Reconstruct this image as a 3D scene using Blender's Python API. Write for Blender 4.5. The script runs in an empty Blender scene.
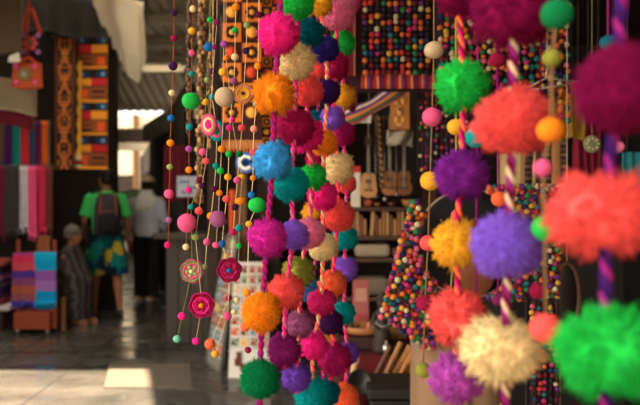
import bpy, bmesh, math, random
from mathutils import Vector, Matrix, noise as mnoise

sc = bpy.context.scene
col = sc.collection
R = math.radians
rnd = random.Random(7)

# ------------------------------------------------------------------ camera, world, sun, exposure
CAM_Z = 1.35
FPX = 711.0
cam_d = bpy.data.cameras.new('camera')
cam = bpy.data.objects.new('camera', cam_d)
col.objects.link(cam)
cam.location = (0, 0, CAM_Z)
cam.rotation_euler = (R(90), 0, 0)
cam_d.sensor_width = 36.0
cam_d.lens = FPX / 640 * 36.0
cam_d.clip_start = 0.05
cam_d.dof.use_dof = True
cam_d.dof.focus_distance = 1.5
cam_d.dof.aperture_fstop = 3.9
sc.camera = cam

w = bpy.data.worlds.new('sky')
sc.world = w
w.use_nodes = True
wn = w.node_tree.nodes
bg = wn['Background']
bg.inputs['Color'].default_value = (1.0, 0.93, 0.83, 1)
# hazy sky, brighter behind the camera than at the far end of the lane
tcw = wn.new('ShaderNodeTexCoord')
dot = wn.new('ShaderNodeVectorMath')
dot.operation = 'DOT_PRODUCT'
dot.inputs[1].default_value = Vector((-0.88, -0.30, 0.36)).normalized()
mr_ = wn.new('ShaderNodeMapRange')
mr_.inputs['From Min'].default_value = -0.6
mr_.inputs['From Max'].default_value = 1.0
mr_.inputs['To Min'].default_value = 0.25
mr_.inputs['To Max'].default_value = 4.6
w.node_tree.links.new(tcw.outputs['Generated'], dot.inputs[0])
w.node_tree.links.new(dot.outputs['Value'], mr_.inputs['Value'])
w.node_tree.links.new(mr_.outputs[0], bg.inputs['Strength'])

SUN = Vector((0.40, -0.05, -1.0)).normalized()
sl = bpy.data.lights.new('sun', 'SUN')
sl.energy = 25.0
sl.angle = R(1.2)
sl.color = (1.0, 0.80, 0.56)
so = bpy.data.objects.new('sun', sl)
col.objects.link(so)
so.rotation_euler = SUN.to_track_quat('-Z', 'Y').to_euler()
so.location = (-3, 0, 8)

sc.view_settings.view_transform = 'Standard'
sc.view_settings.look = 'None'
sc.view_settings.gamma = 1.0
sc.view_settings.use_curve_mapping = False
sc.view_settings.exposure = 0.45


# ------------------------------------------------------------------ helpers
def at(px, py, Y):
    """point seen at pixel (px, py) of the 640x405 frame at depth Y"""
    return Vector(((px - 320.0) / FPX * Y, Y, CAM_Z - (py - 202.5) / FPX * Y))


def lin(c):
    out = []
    for v in c[:3]:
        v = v / 255.0
        out.append(v / 12.92 if v <= 0.04045 else ((v + 0.055) / 1.055) ** 2.4)
    return tuple(out)


_mats = {}


def mat(name, rgb, rough=0.85, var=0.12, scale=25.0, bump=0.0, sheen=0.0, metal=0.0, spec=0.3, sss=0.0):
    if name in _mats:
        return _mats[name]
    m = bpy.data.materials.new(name)
    m.use_nodes = True
    nt = m.node_tree
    b = nt.nodes['Principled BSDF']
    c = lin(rgb)
    tc = nt.nodes.new('ShaderNodeTexCoord')
    nz = nt.nodes.new('ShaderNodeTexNoise')
    nz.inputs['Scale'].default_value = scale
    nz.inputs['Detail'].default_value = 4
    nt.links.new(tc.outputs['Object'], nz.inputs['Vector'])
    mx = nt.nodes.new('ShaderNodeMix')
    mx.data_type = 'RGBA'
    mx.inputs[6].default_value = (*[max(0, v * (1 - var)) for v in c], 1)
    mx.inputs[7].default_value = (*[min(1, v * (1 + var)) for v in c], 1)
    nt.links.new(nz.outputs['Fac'], mx.inputs[0])
    nt.links.new(mx.outputs[2], b.inputs['Base Color'])
    b.inputs['Roughness'].default_value = rough
    b.inputs['Metallic'].default_value = metal
    b.inputs['Specular IOR Level'].default_value = spec
    if sheen:
        b.inputs['Sheen Weight'].default_value = sheen
        b.inputs['Sheen Roughness'].default_value = 0.5
        b.inputs['Sheen Tint'].default_value = (*c, 1)
    if bump:
        bp = nt.nodes.new('ShaderNodeBump')
        bp.inputs['Strength'].default_value = bump
        bp.inputs['Distance'].default_value = 0.01
        nt.links.new(nz.outputs['Fac'], bp.inputs['Height'])
        nt.links.new(bp.outputs['Normal'], b.inputs['Normal'])
    _mats[name] = m
    return m


def stripe_mat(name, colors, axis=2, period=0.1, rough=0.9, wob=0.0, offset=0.0):
    """woven stripes of constant colours repeating along one object axis"""
    if name in _mats:
        return _mats[name]
    m = bpy.data.materials.new(name)
    m.use_nodes = True
    nt = m.node_tree
    b = nt.nodes['Principled BSDF']
    b.inputs['Roughness'].default_value = rough
    b.inputs['Specular IOR Level'].default_value = 0.15
    tc = nt.nodes.new('ShaderNodeTexCoord')
    sp = nt.nodes.new('ShaderNodeSeparateXYZ')
    nt.links.new(tc.outputs['Object'], sp.inputs[0])
    src = sp.outputs[axis]
    if wob:
        nz = nt.nodes.new('ShaderNodeTexNoise')
        nz.inputs['Scale'].default_value = 12
        nt.links.new(tc.outputs['Object'], nz.inputs['Vector'])
        ad = nt.nodes.new('ShaderNodeMath')
        ad.operation = 'MULTIPLY_ADD'
        nt.links.new(nz.outputs['Fac'], ad.inputs[0])
        ad.inputs[1].default_value = wob
        nt.links.new(src, ad.inputs[2])
        src = ad.outputs[0]
    of = nt.nodes.new('ShaderNodeMath')
    of.operation = 'ADD'
    of.inputs[1].default_value = offset + 50 * period
    nt.links.new(src, of.inputs[0])
    dv = nt.nodes.new('ShaderNodeMath')
    dv.operation = 'DIVIDE'
    dv.inputs[1].default_value = period
    nt.links.new(of.outputs[0], dv.inputs[0])
    fr = nt.nodes.new('ShaderNodeMath')
    fr.operation = 'FRACT'
    nt.links.new(dv.outputs[0], fr.inputs[0])
    cr = nt.nodes.new('ShaderNodeValToRGB')
    cr.color_ramp.interpolation = 'CONSTANT'
    el = cr.color_ramp.elements
    n = len(colors)
    while len(el) < n:
        el.new(0.5)
    for i, cc in enumerate(colors):
        el[i].position = i / n
        el[i].color = (*lin(cc), 1)
    nt.links.new(fr.outputs[0], cr.inputs[0])
    nt.links.new(cr.outputs[0], b.inputs['Base Color'])
    _mats[name] = m
    return m


def cell_mat(name, colors, scale=12.0, rough=0.9, stretch=(1, 1, 1), ramp=None):
    """patches of constant colours (printed or embroidered cloth)"""
    if name in _mats:
        return _mats[name]
    m = bpy.data.materials.new(name)
    m.use_nodes = True
    nt = m.node_tree
    b = nt.nodes['Principled BSDF']
    b.inputs['Roughness'].default_value = rough
    b.inputs['Specular IOR Level'].default_value = 0.15
    tc = nt.nodes.new('ShaderNodeTexCoord')
    mp = nt.nodes.new('ShaderNodeMapping')
    mp.inputs['Scale'].default_value = stretch
    nt.links.new(tc.outputs['Object'], mp.inputs['Vector'])
    vo = nt.nodes.new('ShaderNodeTexVoronoi')
    vo.inputs['Scale'].default_value = scale
    nt.links.new(mp.outputs[0], vo.inputs['Vector'])
    sp = nt.nodes.new('ShaderNodeSeparateColor')
    nt.links.new(vo.outputs['Color'], sp.inputs[0])
    cr = nt.nodes.new('ShaderNodeValToRGB')
    cr.color_ramp.interpolation = 'CONSTANT'
    el = cr.color_ramp.elements
    n = len(colors)
    while len(el) < n:
        el.new(0.5)
    for i, cc in enumerate(colors):
        el[i].position = (ramp[i] if ramp else i / n)
        el[i].color = (*lin(cc), 1)
    nt.links.new(sp.outputs[0], cr.inputs[0])
    nt.links.new(cr.outputs[0], b.inputs['Base Color'])
    _mats[name] = m
    return m


class MB:
    def __init__(s):
        s.v, s.f, s.m, s.sm = [], [], [], []

    def add(s, vs, fs, mi=0, smooth=True):
        o = len(s.v)
        s.v += [Vector(p) for p in vs]
        for f in fs:
            s.f.append([o + i for i in f])
            s.m.append(mi)
            s.sm.append(smooth)

    def box(s, c, size, rot=None, mi=0, bev=0.0):
        c = Vector(c)
        hx, hy, hz = [a / 2 for a in size]
        M = rot if rot is not None else Matrix.Identity(3)
        if bev <= 0:
            vs = [c + M @ Vector((x * hx, y * hy, z * hz)) for x in (-1, 1) for y in (-1, 1) for z in (-1, 1)]
            fs = [(0, 1, 3, 2), (4, 6, 7, 5), (0, 4, 5, 1), (2, 3, 7, 6), (0, 2, 6, 4), (1, 5, 7, 3)]
            s.add(vs, fs, mi, False)
        else:
            bm = bmesh.new()
            bmesh.ops.create_cube(bm, size=1)
            for v in bm.verts:
                v.co = Vector((v.co.x * size[0], v.co.y * size[1], v.co.z * size[2]))
            bmesh.ops.bevel(bm, geom=bm.edges[:], offset=bev, segments=2, affect='EDGES', profile=0.5)
            bm.verts.index_update()
            s.add([c + M @ v.co for v in bm.verts], [[v.index for v in f.verts] for f in bm.faces], mi, False)
            bm.free()

    def slab(s, quad, th, mi=0):
        """box on a quad of 4 points, thickened along its normal"""
        q = [Vector(p) for p in quad]
        n = (q[1] - q[0]).cross(q[3] - q[0]).normalized() * th
        vs = q + [p + n for p in q]
        s.add(vs, [(0, 3, 2, 1), (4, 5, 6, 7), (0, 1, 5, 4), (1, 2, 6, 5), (2, 3, 7, 6), (3, 0, 4, 7)], mi, False)

    def prism(s, pts, z0, z1, mi=0):
        n = len(pts)
        vs = [Vector((p[0], p[1], z0)) for p in pts] + [Vector((p[0], p[1], z1)) for p in pts]
        fs = [list(range(n))[::-1], list(range(n, 2 * n))] + [(i, (i + 1) % n, n + (i + 1) % n, n + i) for i in range(n)]
        s.add(vs, fs, mi, False)

    def tube(s, pts, r, n=8, mi=0, caps=True, flat=None):
        pts = [Vector(p) for p in pts]
        k = len(pts)
        rs = r if isinstance(r, (list, tuple)) else [r] * k
        vs, fs = [], []
        ref = None
        for i, p in enumerate(pts):
            t = (pts[min(i + 1, k - 1)] - pts[max(i - 1, 0)])
            t = t.normalized() if t.length > 1e-9 else Vector((0, 0, 1))
            if ref is None:
                ref = Vector((0, 1, 0)) if abs(t.y) < 0.9 else Vector((1, 0, 0))
            a = (ref - t * ref.dot(t)).normalized()
            ref = a
            b = t.cross(a)
            rr = rs[i]
            ra, rb = rr if isinstance(rr, tuple) else (rr, rr)
            for j in range(n):
                th = 2 * math.pi * j / n
                vs.append(p + a * (ra * math.cos(th)) + b * (rb * math.sin(th)))
        for i in range(k - 1):
            for j in range(n):
                fs.append((i * n + j, i * n + (j + 1) % n, (i + 1) * n + (j + 1) % n, (i + 1) * n + j))
        if caps:
            fs.append(list(range(n))[::-1])
            fs.append(list(range((k - 1) * n, k * n)))
        s.add(vs, fs, mi)

    def sphere(s, c, r, seg=12, ring=8, mi=0, rot=None):
        c = Vector(c)
        rx, ry, rz = r if isinstance(r, (list, tuple)) else (r, r, r)
        M = rot if rot is not None else Matrix.Identity(3)
        vs = [c + M @ Vector((0, 0, rz))]
        for i in range(1, ring):
            ph = math.pi * i / ring
            for j in range(seg):
                th = 2 * math.pi * j / seg
                vs.append(c + M @ Vector((rx * math.sin(ph) * math.cos(th), ry * math.sin(ph) * math.sin(th), rz * math.cos(ph))))
        vs.append(c + M @ Vector((0, 0, -rz)))
        fs = [(0, 1 + j, 1 + (j + 1) % seg) for j in range(seg)]
        for i in range(ring - 2):
            a = 1 + i * seg
            for j in range(seg):
                fs.append((a + j, a + seg + j, a + seg + (j + 1) % seg, a + (j + 1) % seg))
        e = 1 + (ring - 2) * seg
        fs += [(len(vs) - 1, e + (j + 1) % seg, e + j) for j in range(seg)]
        s.add(vs, fs, mi)

    def lathe(s, prof, o, n=20, mi=0, rot=None, caps=True):
        o = Vector(o)
        M = rot if rot is not None else Matrix.Identity(3)
        vs, fs = [], []
        for (r, z) in prof:
            for j in range(n):
                th = 2 * math.pi * j / n
                vs.append(o + M @ Vector((r * math.cos(th), r * math.sin(th), z)))
        k = len(prof)
        for i in range(k - 1):
            for j in range(n):
                fs.append((i * n + j, i * n + (j + 1) % n, (i + 1) * n + (j + 1) % n, (i + 1) * n + j))
        if caps:
            fs.append(list(range(n))[::-1])
            fs.append(list(range((k - 1) * n, k * n)))
        s.add(vs, fs, mi)

    def stack(s, rings, n=16, mi=0):
        """closed solid of horizontal ellipses (cx, cy, cz, rx, ry)"""
        vs, fs = [], []
        for (cx, cy, cz, rx, ry) in rings:
            for j in range(n):
                th = 2 * math.pi * j / n
                vs.append(Vector((cx + rx * math.cos(th), cy + ry * math.sin(th), cz)))
        k = len(rings)
        for i in range(k - 1):
            for j in range(n):
                fs.append((i * n + j, i * n + (j + 1) % n, (i + 1) * n + (j + 1) % n, (i + 1) * n + j))
        fs.append(list(range(n))[::-1])
        fs.append(list(range((k - 1) * n, k * n)))
        s.add(vs, fs, mi)

    def sheet(s, fn, nu, nv, th=0.0, mi=0, mfn=None):
        """grid fn(u, v) -> point, doubled to a thickness along y when th > 0"""
        def idx(i, j, o):
            return o + i * (nv + 1) + j
        P = [[Vector(fn(i / nu, j / nv)) for j in range(nv + 1)] for i in range(nu + 1)]
        o = len(s.v)
        for row in P:
            s.v += row
        cnt = (nu + 1) * (nv + 1)
        if th:
            for i in range(nu + 1):
                for j in range(nv + 1):
                    a = P[min(i + 1, nu)][j] - P[max(i - 1, 0)][j]
                    b = P[i][min(j + 1, nv)] - P[i][max(j - 1, 0)]
                    s.v.append(P[i][j] + a.cross(b).normalized() * th)
        def put(f, mm):
            s.f.append(f)
            s.m.append(mm)
            s.sm.append(True)
        for i in range(nu):
            for j in range(nv):
                mm = mfn((i + .5) / nu, (j + .5) / nv) if mfn else mi
                put([idx(i, j, o), idx(i, j + 1, o), idx(i + 1, j + 1, o), idx(i + 1, j, o)], mm)
                if th:
                    q = o + cnt
                    put([idx(i, j, q), idx(i + 1, j, q), idx(i + 1, j + 1, q), idx(i, j + 1, q)], mm)
        if th:
            q = o + cnt
            for i in range(nu):
                for j in (0, nv):
                    put([idx(i, j, o), idx(i + 1, j, o), idx(i + 1, j, q), idx(i, j, q)], mi)
            for j in range(nv):
                for i in (0, nu):
                    put([idx(i, j, o), idx(i, j, q), idx(i, j + 1, q), idx(i, j + 1, o)], mi)

    def mesh(s, name, origin=Vector((0, 0, 0)), mats=()):
        me = bpy.data.meshes.new(name)
        me.from_pydata([tuple(p - origin) for p in s.v], [], s.f)
        for m in mats:
            me.materials.append(m)
        me.polygons.foreach_set('material_index', s.m)
        me.polygons.foreach_set('use_smooth', s.sm)
        me.update()
        return me

    def build(s, name, mats, parent=None, origin=None):
        """ONE mesh object; vertices are given in world space"""
        if not isinstance(mats, (list, tuple)):
            mats = [mats]
        if parent is not None:
            org = parent.get('_o')
            org = Vector(org) if org is not None else Vector((0, 0, 0))
        else:
            if origin is None:
                zs = min(p.z for p in s.v)
                cx = (min(p.x for p in s.v) + max(p.x for p in s.v)) / 2
                cy = (min(p.y for p in s.v) + max(p.y for p in s.v)) / 2
                origin = Vector((cx, cy, zs))
            org = Vector(origin)
        o = bpy.data.objects.new(name, s.mesh(name, org, mats))
        col.objects.link(o)
        if parent is not None:
            o.parent = parent
        else:
            o.location = org
        o['_o'] = tuple(org)
        return o


def tag(o, label=None, cat=None, group=None, kind=None):
    if label:
        o['label'] = label
        if len(label.split()) > 16:
            print('LONG LABEL', len(label.split()), label)
    if cat:
        o['category'] = cat
    if group:
        o['group'] = group
    if kind:
        o['kind'] = kind
    return o


def thing(name, loc, label, cat, group=None):
    o = bpy.data.objects.new(name, None)
    o.empty_display_size = 0.05
    col.objects.link(o)
    o.location = loc
    o['_o'] = tuple(loc)
    return tag(o, label, cat, group)


def lab(o, text):
    o['label'] = text
    return o


def struct(o):
    o['kind'] = 'structure'
    return o


def rotz(a):
    return Matrix.Rotation(a, 3, 'Z')


def rotx(a):
    return Matrix.Rotation(a, 3, 'X')


def roty(a):
    return Matrix.Rotation(a, 3, 'Y')


ORD = ['first', 'second', 'third', 'fourth', 'fifth', 'sixth', 'seventh', 'eighth', 'ninth', 'tenth', 'eleventh', 'twelfth', 'thirteenth', 'fourteenth']
D = -0.29          # the lane runs along (D, 1)


def lane(off, Y):
    return off + D * Y


# ------------------------------------------------------------------ shell of the market
# floor : dark polished damp concrete
def floor_mat():
    m = bpy.data.materials.new('damp_concrete')
    m.use_nodes = True
    nt = m.node_tree
    b = nt.nodes['Principled BSDF']
    tc = nt.nodes.new('ShaderNodeTexCoord')
    n1 = nt.nodes.new('ShaderNodeTexNoise')
    n1.inputs['Scale'].default_value = 1.3
    n1.inputs['Detail'].default_value = 8
    n1.inputs['Roughness'].default_value = 0.65
    mp = nt.nodes.new('ShaderNodeMapping')
    mp.inputs['Scale'].default_value = (1.0, 1.7, 1.0)
    nt.links.new(tc.outputs['Object'], mp.inputs[0])
    nt.links.new(mp.outputs[0], n1.inputs['Vector'])
    cr = nt.nodes.new('ShaderNodeValToRGB')
    e = cr.color_ramp.elements
    e[0].position, e[0].color = 0.32, (0.042, 0.040, 0.037, 1)
    e[1].position, e[1].color = 0.68, (0.115, 0.106, 0.092, 1)
    nt.links.new(n1.outputs['Fac'], cr.inputs[0])
    nt.links.new(cr.outputs[0], b.inputs['Base Color'])
    n2 = nt.nodes.new('ShaderNodeTexNoise')
    n2.inputs['Scale'].default_value = 2.2
    n2.inputs['Detail'].default_value = 6
    nt.links.new(mp.outputs[0], n2.inputs['Vector'])
    c2 = nt.nodes.new('ShaderNodeValToRGB')
    e = c2.color_ramp.elements
    e[0].position, e[0].color = 0.40, (0.10, 0.10, 0.10, 1)
    e[1].position, e[1].color = 0.66, (0.42, 0.42, 0.42, 1)
    nt.links.new(n2.outputs['Fac'], c2.inputs[0])
    nt.links.new(c2.outputs[0], b.inputs['Roughness'])
    n3 = nt.nodes.new('ShaderNodeTexNoise')
    n3.inputs['Scale'].default_value = 9
    n3.inputs['Detail'].default_value = 3
    nt.links.new(tc.outputs['Object'], n3.inputs['Vector'])
    bp = nt.nodes.new('ShaderNodeBump')
    bp.inputs['Strength'].default_value = 0.10
    bp.inputs['Distance'].default_value = 0.02
    nt.links.new(n3.outputs['Fac'], bp.inputs['Height'])
    nt.links.new(bp.outputs[0], b.inputs['Normal'])
    b.inputs['Specular IOR Level'].default_value = 0.5
    return m


FLOOR = floor_mat()
b = MB()
b.box((-3, 11, -0.05), (24, 40, 0.1))
struct(b.build('floor', FLOOR, origin=(0, 0, 0)))

roofm = mat('weathered_roof_sheet', (188, 176, 156), 0.7, 0.25, 1.5)
darkwood = mat('dark_stained_wood', (52, 38, 28), 0.7, 0.3, 14, 0.2)
midwood = mat('brown_wood', (118, 78, 46), 0.65, 0.3, 18, 0.2)
palewood = mat('pale_wood', (186, 150, 104), 0.65, 0.2, 18, 0.15)
darkwall = mat('plain_dark_wall', (30, 24, 20), 0.9, 0.3, 3)  # very dark base colour, mottled at random
greybeam = mat('grey_painted_beam', (196, 184, 164), 0.7, 0.15, 5)
steel = mat('dark_steel', (60, 56, 52), 0.5, 0.2, 10, metal=0.6)
cream = mat('cream_plaster', (232, 214, 178), 0.9, 0.08, 3)


def corrugated(x0, x1, y0, y1, z, amp=0.018, pitch=0.18, zrise=0.0, edge=None):
    bb = MB()
    n = int((x1 - x0) / pitch * 4)
    def fn(u, v):
        Y = y0 + (y1 - y0) * v
        xa = x0 if edge is None else edge(Y)
        x = xa + (x1 - xa) * u
        return (x, Y, z + zrise * v + amp * math.sin(2 * math.pi * x / pitch))
    bb.sheet(fn, n, 4, th=0.004)
    return bb


# near roof over the right hand stalls; the lane to its left lies open to the sky
struct(corrugated(-1, 4.2, -0.4, 5.9, 3.2, edge=lambda Y: -0.97 + D * Y).build('ceiling', roofm))
# roof of the lane in three lengths, a translucent strip between, another added out of view
struct(corrugated(-8.5, 4.2, 8.3, 12.4, 3.9).build('ceiling', roofm))
struct(corrugated(-8.5, -3.35, 12.35, 13.05, 3.9).build('ceiling', roofm))
struct(corrugated(-2.5, 4.2, 12.35, 13.05, 3.9).build('ceiling', roofm))
struct(corrugated(-8.5, 4.2, 13.0, 15.0, 3.9, zrise=-0.62).build('ceiling', roofm))
struct(corrugated(-9.5, 2.0, 18.6, 20.5, 3.3).build('ceiling', roofm))
clear = bpy.data.materials.new('translucent_roof_sheet')
clear.use_nodes = True
nt = clear.node_tree
nt.nodes.remove(nt.nodes['Principled BSDF'])
tr = nt.nodes.new('ShaderNodeBsdfTranslucent')
tr.inputs['Color'].default_value = (0.74, 0.74, 0.71, 1)
df = nt.nodes.new('ShaderNodeBsdfDiffuse')
df.inputs['Color'].default_value = (0.8, 0.8, 0.78, 1)
ms = nt.nodes.new('ShaderNodeMixShader')
ms.inputs[0].default_value = 0.25
nt.links.new(tr.outputs[0], ms.inputs[1])
nt.links.new(df.outputs[0], ms.inputs[2])
nt.links.new(ms.outputs[0], nt.nodes['Material Output'].inputs[0])
struct(corrugated(-3.4, -2.45, 12.35, 13.05, 3.92).build('ceiling', clear))
struct(corrugated(-8.0, 4.2, 5.88, 6.9, 3.24, zrise=0.66).build('ceiling', roofm))
struct(corrugated(-8.0, 1.5, 6.85, 8.35, 3.92).build('ceiling', clear))  # unseen translucent strip added to brighten the lane and its people
# purlins and rafters under the roof
b = MB()
for Y in (6.9, 8.3, 9.6, 11.0, 12.3, 13.1):
    b.box((-2.5, Y, 3.82), (13, 0.09, 0.13))
struct(b.build('trim_1', greybeam))
b = MB()
for off in (-0.6, 0.35, 1.3):
    b.tube([(lane(off, 6.9), 6.9, 3.70), (lane(off, 13.1), 13.1, 3.70)], 0.05, 8)
struct(b.build('trim_2', steel))
# far cross beam with a cream band under it
b = MB()
b.box((-5, 18.6, 3.08), (9, 0.25, 0.34))
struct(b.build('trim_3', darkwood))
b = MB()
b.box((-5, 18.5, 2.80), (9, 0.12, 0.20))
struct(b.build('trim_4', cream))
# bright end of the lane, past the roof
b = MB()
b.box((-8, 25, 2.2), (16, 0.3, 4.4))
struct(b.build('wall_back', cream))
b = MB()
b.box((-7.3, 24.8, 1.15), (1.6, 0.12, 2.3))
struct(b.build('door_1', darkwood))
b = MB()
b.box((-5.2, 24.8, 1.1), (1.3, 0.12, 2.2))
struct(b.build('door_2', mat('grey_green_door', (96, 100, 84), 0.7)))
b = MB()
for x in (-8.2, -6.4, -4.4):
    b.box((x, 24.7, 2.2), (0.16, 0.2, 4.4))
struct(b.build('trim_5', midwood))
# row of closed shops at right of the lane
b = MB()
b.slab([(lane(0.85, 7.6), 7.6, 0), (lane(0.85, 20), 20, 0), (lane(0.85, 20), 20, 2.6), (lane(0.85, 7.6), 7.6, 2.6)], -0.1)
struct(b.build('wall_right', darkwall))
b = MB()
b.slab([(lane(0.85, 7.6) - 0.02, 7.6, 0), (3.4, 5.3, 0), (3.4, 5.3, 2.75), (lane(0.85, 7.6) - 0.02, 7.6, 2.6)], 0.1)
struct(b.build('wall_right', darkwall))
b = MB()
b.slab([(2.6, 5.4, 0), (1.6, 0.6, 0), (1.6, 0.6, 3.15), (2.6, 5.4, 3.15)], -0.1)
struct(b.build('wall_right', darkwall))
# unseen wall added right of and behind the camera to block sky light
b = MB()
b.slab([(1.75, 0.6, 0), (1.2, -5.0, 0), (1.2, -5.0, 4.5), (1.75, 0.6, 4.5)], 0.15)
struct(b.build('wall_right', mat('brown_blocking_wall', (120, 96, 74), 0.9, 0.15, 3)))
# unseen wall added left of the lane to darken it, open beside the camera
b = MB()
b.slab([(lane(-2.7, 2.4), 2.4, 0), (lane(-2.7, 9.0), 9.0, 0), (lane(-2.7, 9.0), 9.0, 4.1), (lane(-2.7, 2.4), 2.4, 4.1)], 0.15)
struct(b.build('wall_left', mat('brown_blocking_wall', (120, 96, 74), 0.9, 0.15, 3)))
# sloping fascia of those shops
b = MB()
p0, p1 = at(146, 134, 14.0), at(204, 104, 7.2)
b.slab([p0 + Vector((0, 0, -0.17)), p1 + Vector((0, 0, -0.13)), p1 + Vector((0, 0, 0.13)), p0 + Vector((0, 0, 0.17))], 0.06)
struct(b.build('trim_6', greybeam))
# left side: dark shopfronts further up, dark backing of the textile stall
b = MB()
b.slab([(lane(-0.12, 8.9), 8.9, 0), (lane(-0.12, 20), 20, 0), (lane(-0.12, 20), 20, 4.0), (lane(-0.12, 8.9), 8.9, 4.0)], 0.1)
struct(b.build('wall_left', darkwall))
b = MB()
b.box((-4.2, 8.95, 1.95), (3.3, 0.1, 3.9))
struct(b.build('wall_left', darkwall))
# dark boarded soffit from which the garlands hang, and the ceiling of the right hand stall
b = MB()
b.prism([(1.35, -0.15), (1.30, 1.6), (1.0, 1.62), (0.25, 2.75), (-0.62, 2.75), (-0.52, 1.5), (0.0, 0.30), (0.0, -0.15)], 2.2, 2.23)  # out of view; near end extended to darken the nearest pompoms and stall
struct(b.build('ceiling', darkwood))
b = MB()
b.prism([(-0.62, 2.75), (0.25, 2.75), (1.0, 1.6), (1.95, 1.6), (2.6, 5.3), (-0.05, 5.9), (-0.12, 4.1), (-0.5, 3.5)], 2.55, 2.58)
struct(b.build('ceiling', darkwood))

# ------------------------------------------------------------------ pompoms
def pompom_mesh(seed, n=4600, spiky=0.5):
    """yarn pompom : thousands of strands gathered in tufts round a dense core"""
    rg = random.Random(seed)
    mb = MB()
    nor = []
    off = Vector((seed * 1.7, seed * .3, 0))

    def lump(d):
        return 1 + 0.085 * mnoise.noise(d * 1.6 + off) + 0.04 * mnoise.noise(d * 4.5 + off)
    bm = bmesh.new()
    bmesh.ops.create_icosphere(bm, subdivisions=4, radius=1.0)
    for v in bm.verts:
        d = v.co.normalized()
        v.co = d * (0.80 * lump(d) * (1 + 0.035 * mnoise.noise(d * 11 + off)))
    bm.verts.index_update()
    mb.add([v.co.copy() for v in bm.verts], [[v.index for v in f.verts] for f in bm.faces])
    nor += [v.co.normalized() for v in bm.verts]
    bm.free()
    tufts = []
    for i in range(120):
        z = rg.uniform(-1, 1)
        a = rg.uniform(0, 2 * math.pi)
        q = math.sqrt(1 - z * z)
        tufts.append((Vector((q * math.cos(a), q * math.sin(a), z)), 1 + rg.uniform(-.07, .05) * (0.6 + spiky)))
    for i in range(n):
        z = 1 - 2 * (i + 0.5) / n
        a = i * 2.399963
        q = math.sqrt(max(0, 1 - z * z))
        d = Vector((q * math.cos(a), q * math.sin(a), z))
        t, tl = max(tufts, key=lambda tt: tt[0].dot(d))
        d1 = (d + Vector((rg.gauss(0, .03), rg.gauss(0, .03), rg.gauss(0, .03)))).normalized()
        d2 = (d1.lerp(t, 0.25 + .25 * spiky) + Vector((rg.gauss(0, .06), rg.gauss(0, .06), rg.gauss(0, .06)))).normalized()
        L = tl * (1 + rg.gauss(0, .065 + .025 * spiky)) * lump(d1)
        e1 = d2.orthogonal().normalized()
        e2 = d2.cross(e1)
        ph = rg.uniform(0, 6.28)
        p0, p2 = d1 * 0.76 * lump(d1), d2 * L
        p1 = d1.lerp(d2, .55).normalized() * (0.35 * .76 + 0.65 * L)
        cs = [e1 * math.cos(ph + k * 2.0944) + e2 * math.sin(ph + k * 2.0944) for k in range(3)]
        mb.add([p0 + c * 0.014 for c in cs] + [p1 + c * 0.013 for c in cs] + [p2],
               [(k, (k + 1) % 3, 3 + (k + 1) % 3, 3 + k) for k in range(3)] + [(3 + k, 3 + (k + 1) % 3, 6) for k in range(3)])
        nor += [(d1 + c * .6).normalized() for c in cs] + [(d2 + c * .7).normalized() for c in cs] + [d2]
    me = mb.mesh('pompom', mats=[None])
    me.normals_split_custom_set_from_vertices([tuple(x) for x in nor])
    return me


POM = [pompom_mesh(3 + i, spiky=(0.5, 1.0, 0.7, 1.4, 0.4)[i]) for i in range(5)]

YARN = {
    'hot pink': (255, 40, 140), 'orange': (255, 140, 28), 'light blue': (62, 160, 222), 'magenta': (205, 40, 150),
    'dark green': (10, 120, 66), 'green': (36, 190, 72), 'cream': (244, 212, 152), 'crimson': (168, 24, 78),
    'teal': (10, 150, 150), 'violet': (142, 88, 205), 'coral orange': (255, 108, 64), 'plum': (130, 30, 100),
    'dark teal': (10, 92, 108), 'coral': (255, 88, 84), 'olive': (142, 140, 52), 'mauve': (160, 84, 130),
    'purple': (110, 66, 172), 'yellow': (250, 176, 48), 'navy': (50, 40, 122), 'dark purple': (62, 24, 92),
    'pale pink': (240, 122, 160), 'steel blue': (48, 100, 150), 'fuchsia': (205, 36, 104), 'dark plum': (64, 24, 70),
    'pink': (240, 92, 140), 'bright purple': (126, 36, 140), 'lilac': (140, 96, 214), 'orchid': (176, 74, 166),
    'dark crimson': (126, 14, 66), 'magenta crimson': (168, 24, 90), 'tan': (206, 176, 138), 'red': (222, 40, 44),
    'mint': (120, 200, 166), 'maroon': (92, 20, 44), 'blue': (30, 110, 180), 'peach': (250, 150, 120),
    'ruby': (150, 20, 60), 'sage': (150, 166, 96), 'seed': (130, 98, 66), 'rust': (170, 84, 40),
}


def yarn(c):
    """soft wool : diffuse with some light passing through the strands"""
    nm = 'yarn_' + c.replace(' ', '_')
    if nm in _mats:
        return _mats[nm]
    m = mat(nm, YARN[c], 0.9, 0.14, 60, sheen=0.15, spec=0.06)
    nt = m.node_tree
    b = nt.nodes['Principled BSDF']
    src = b.inputs['Base Color'].links[0].from_socket
    gm = nt.nodes.new('ShaderNodeNewGeometry')      # every strand its own slight shade of dye
    rr = nt.nodes.new('ShaderNodeMapRange')
    rr.inputs['To Min'].default_value = 0.60
    rr.inputs['To Max'].default_value = 1.32
    nt.links.new(gm.outputs['Random Per Island'], rr.inputs['Value'])
    vm = nt.nodes.new('ShaderNodeVectorMath')
    vm.operation = 'SCALE'
    nt.links.new(src, vm.inputs[0])
    nt.links.new(rr.outputs[0], vm.inputs['Scale'])
    src = vm.outputs[0]
    nt.links.new(src, b.inputs['Base Color'])
    tr = nt.nodes.new('ShaderNodeBsdfTranslucent')
    nt.links.new(src, tr.inputs['Color'])
    mx = nt.nodes.new('ShaderNodeMixShader')
    mx.inputs[0].default_value = 0.28
    nt.links.new(b.outputs[0], mx.inputs[1])
    nt.links.new(tr.outputs[0], mx.inputs[2])
    nt.links.new(mx.outputs[0], nt.nodes['Material Output'].inputs[0])
    return m


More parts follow.
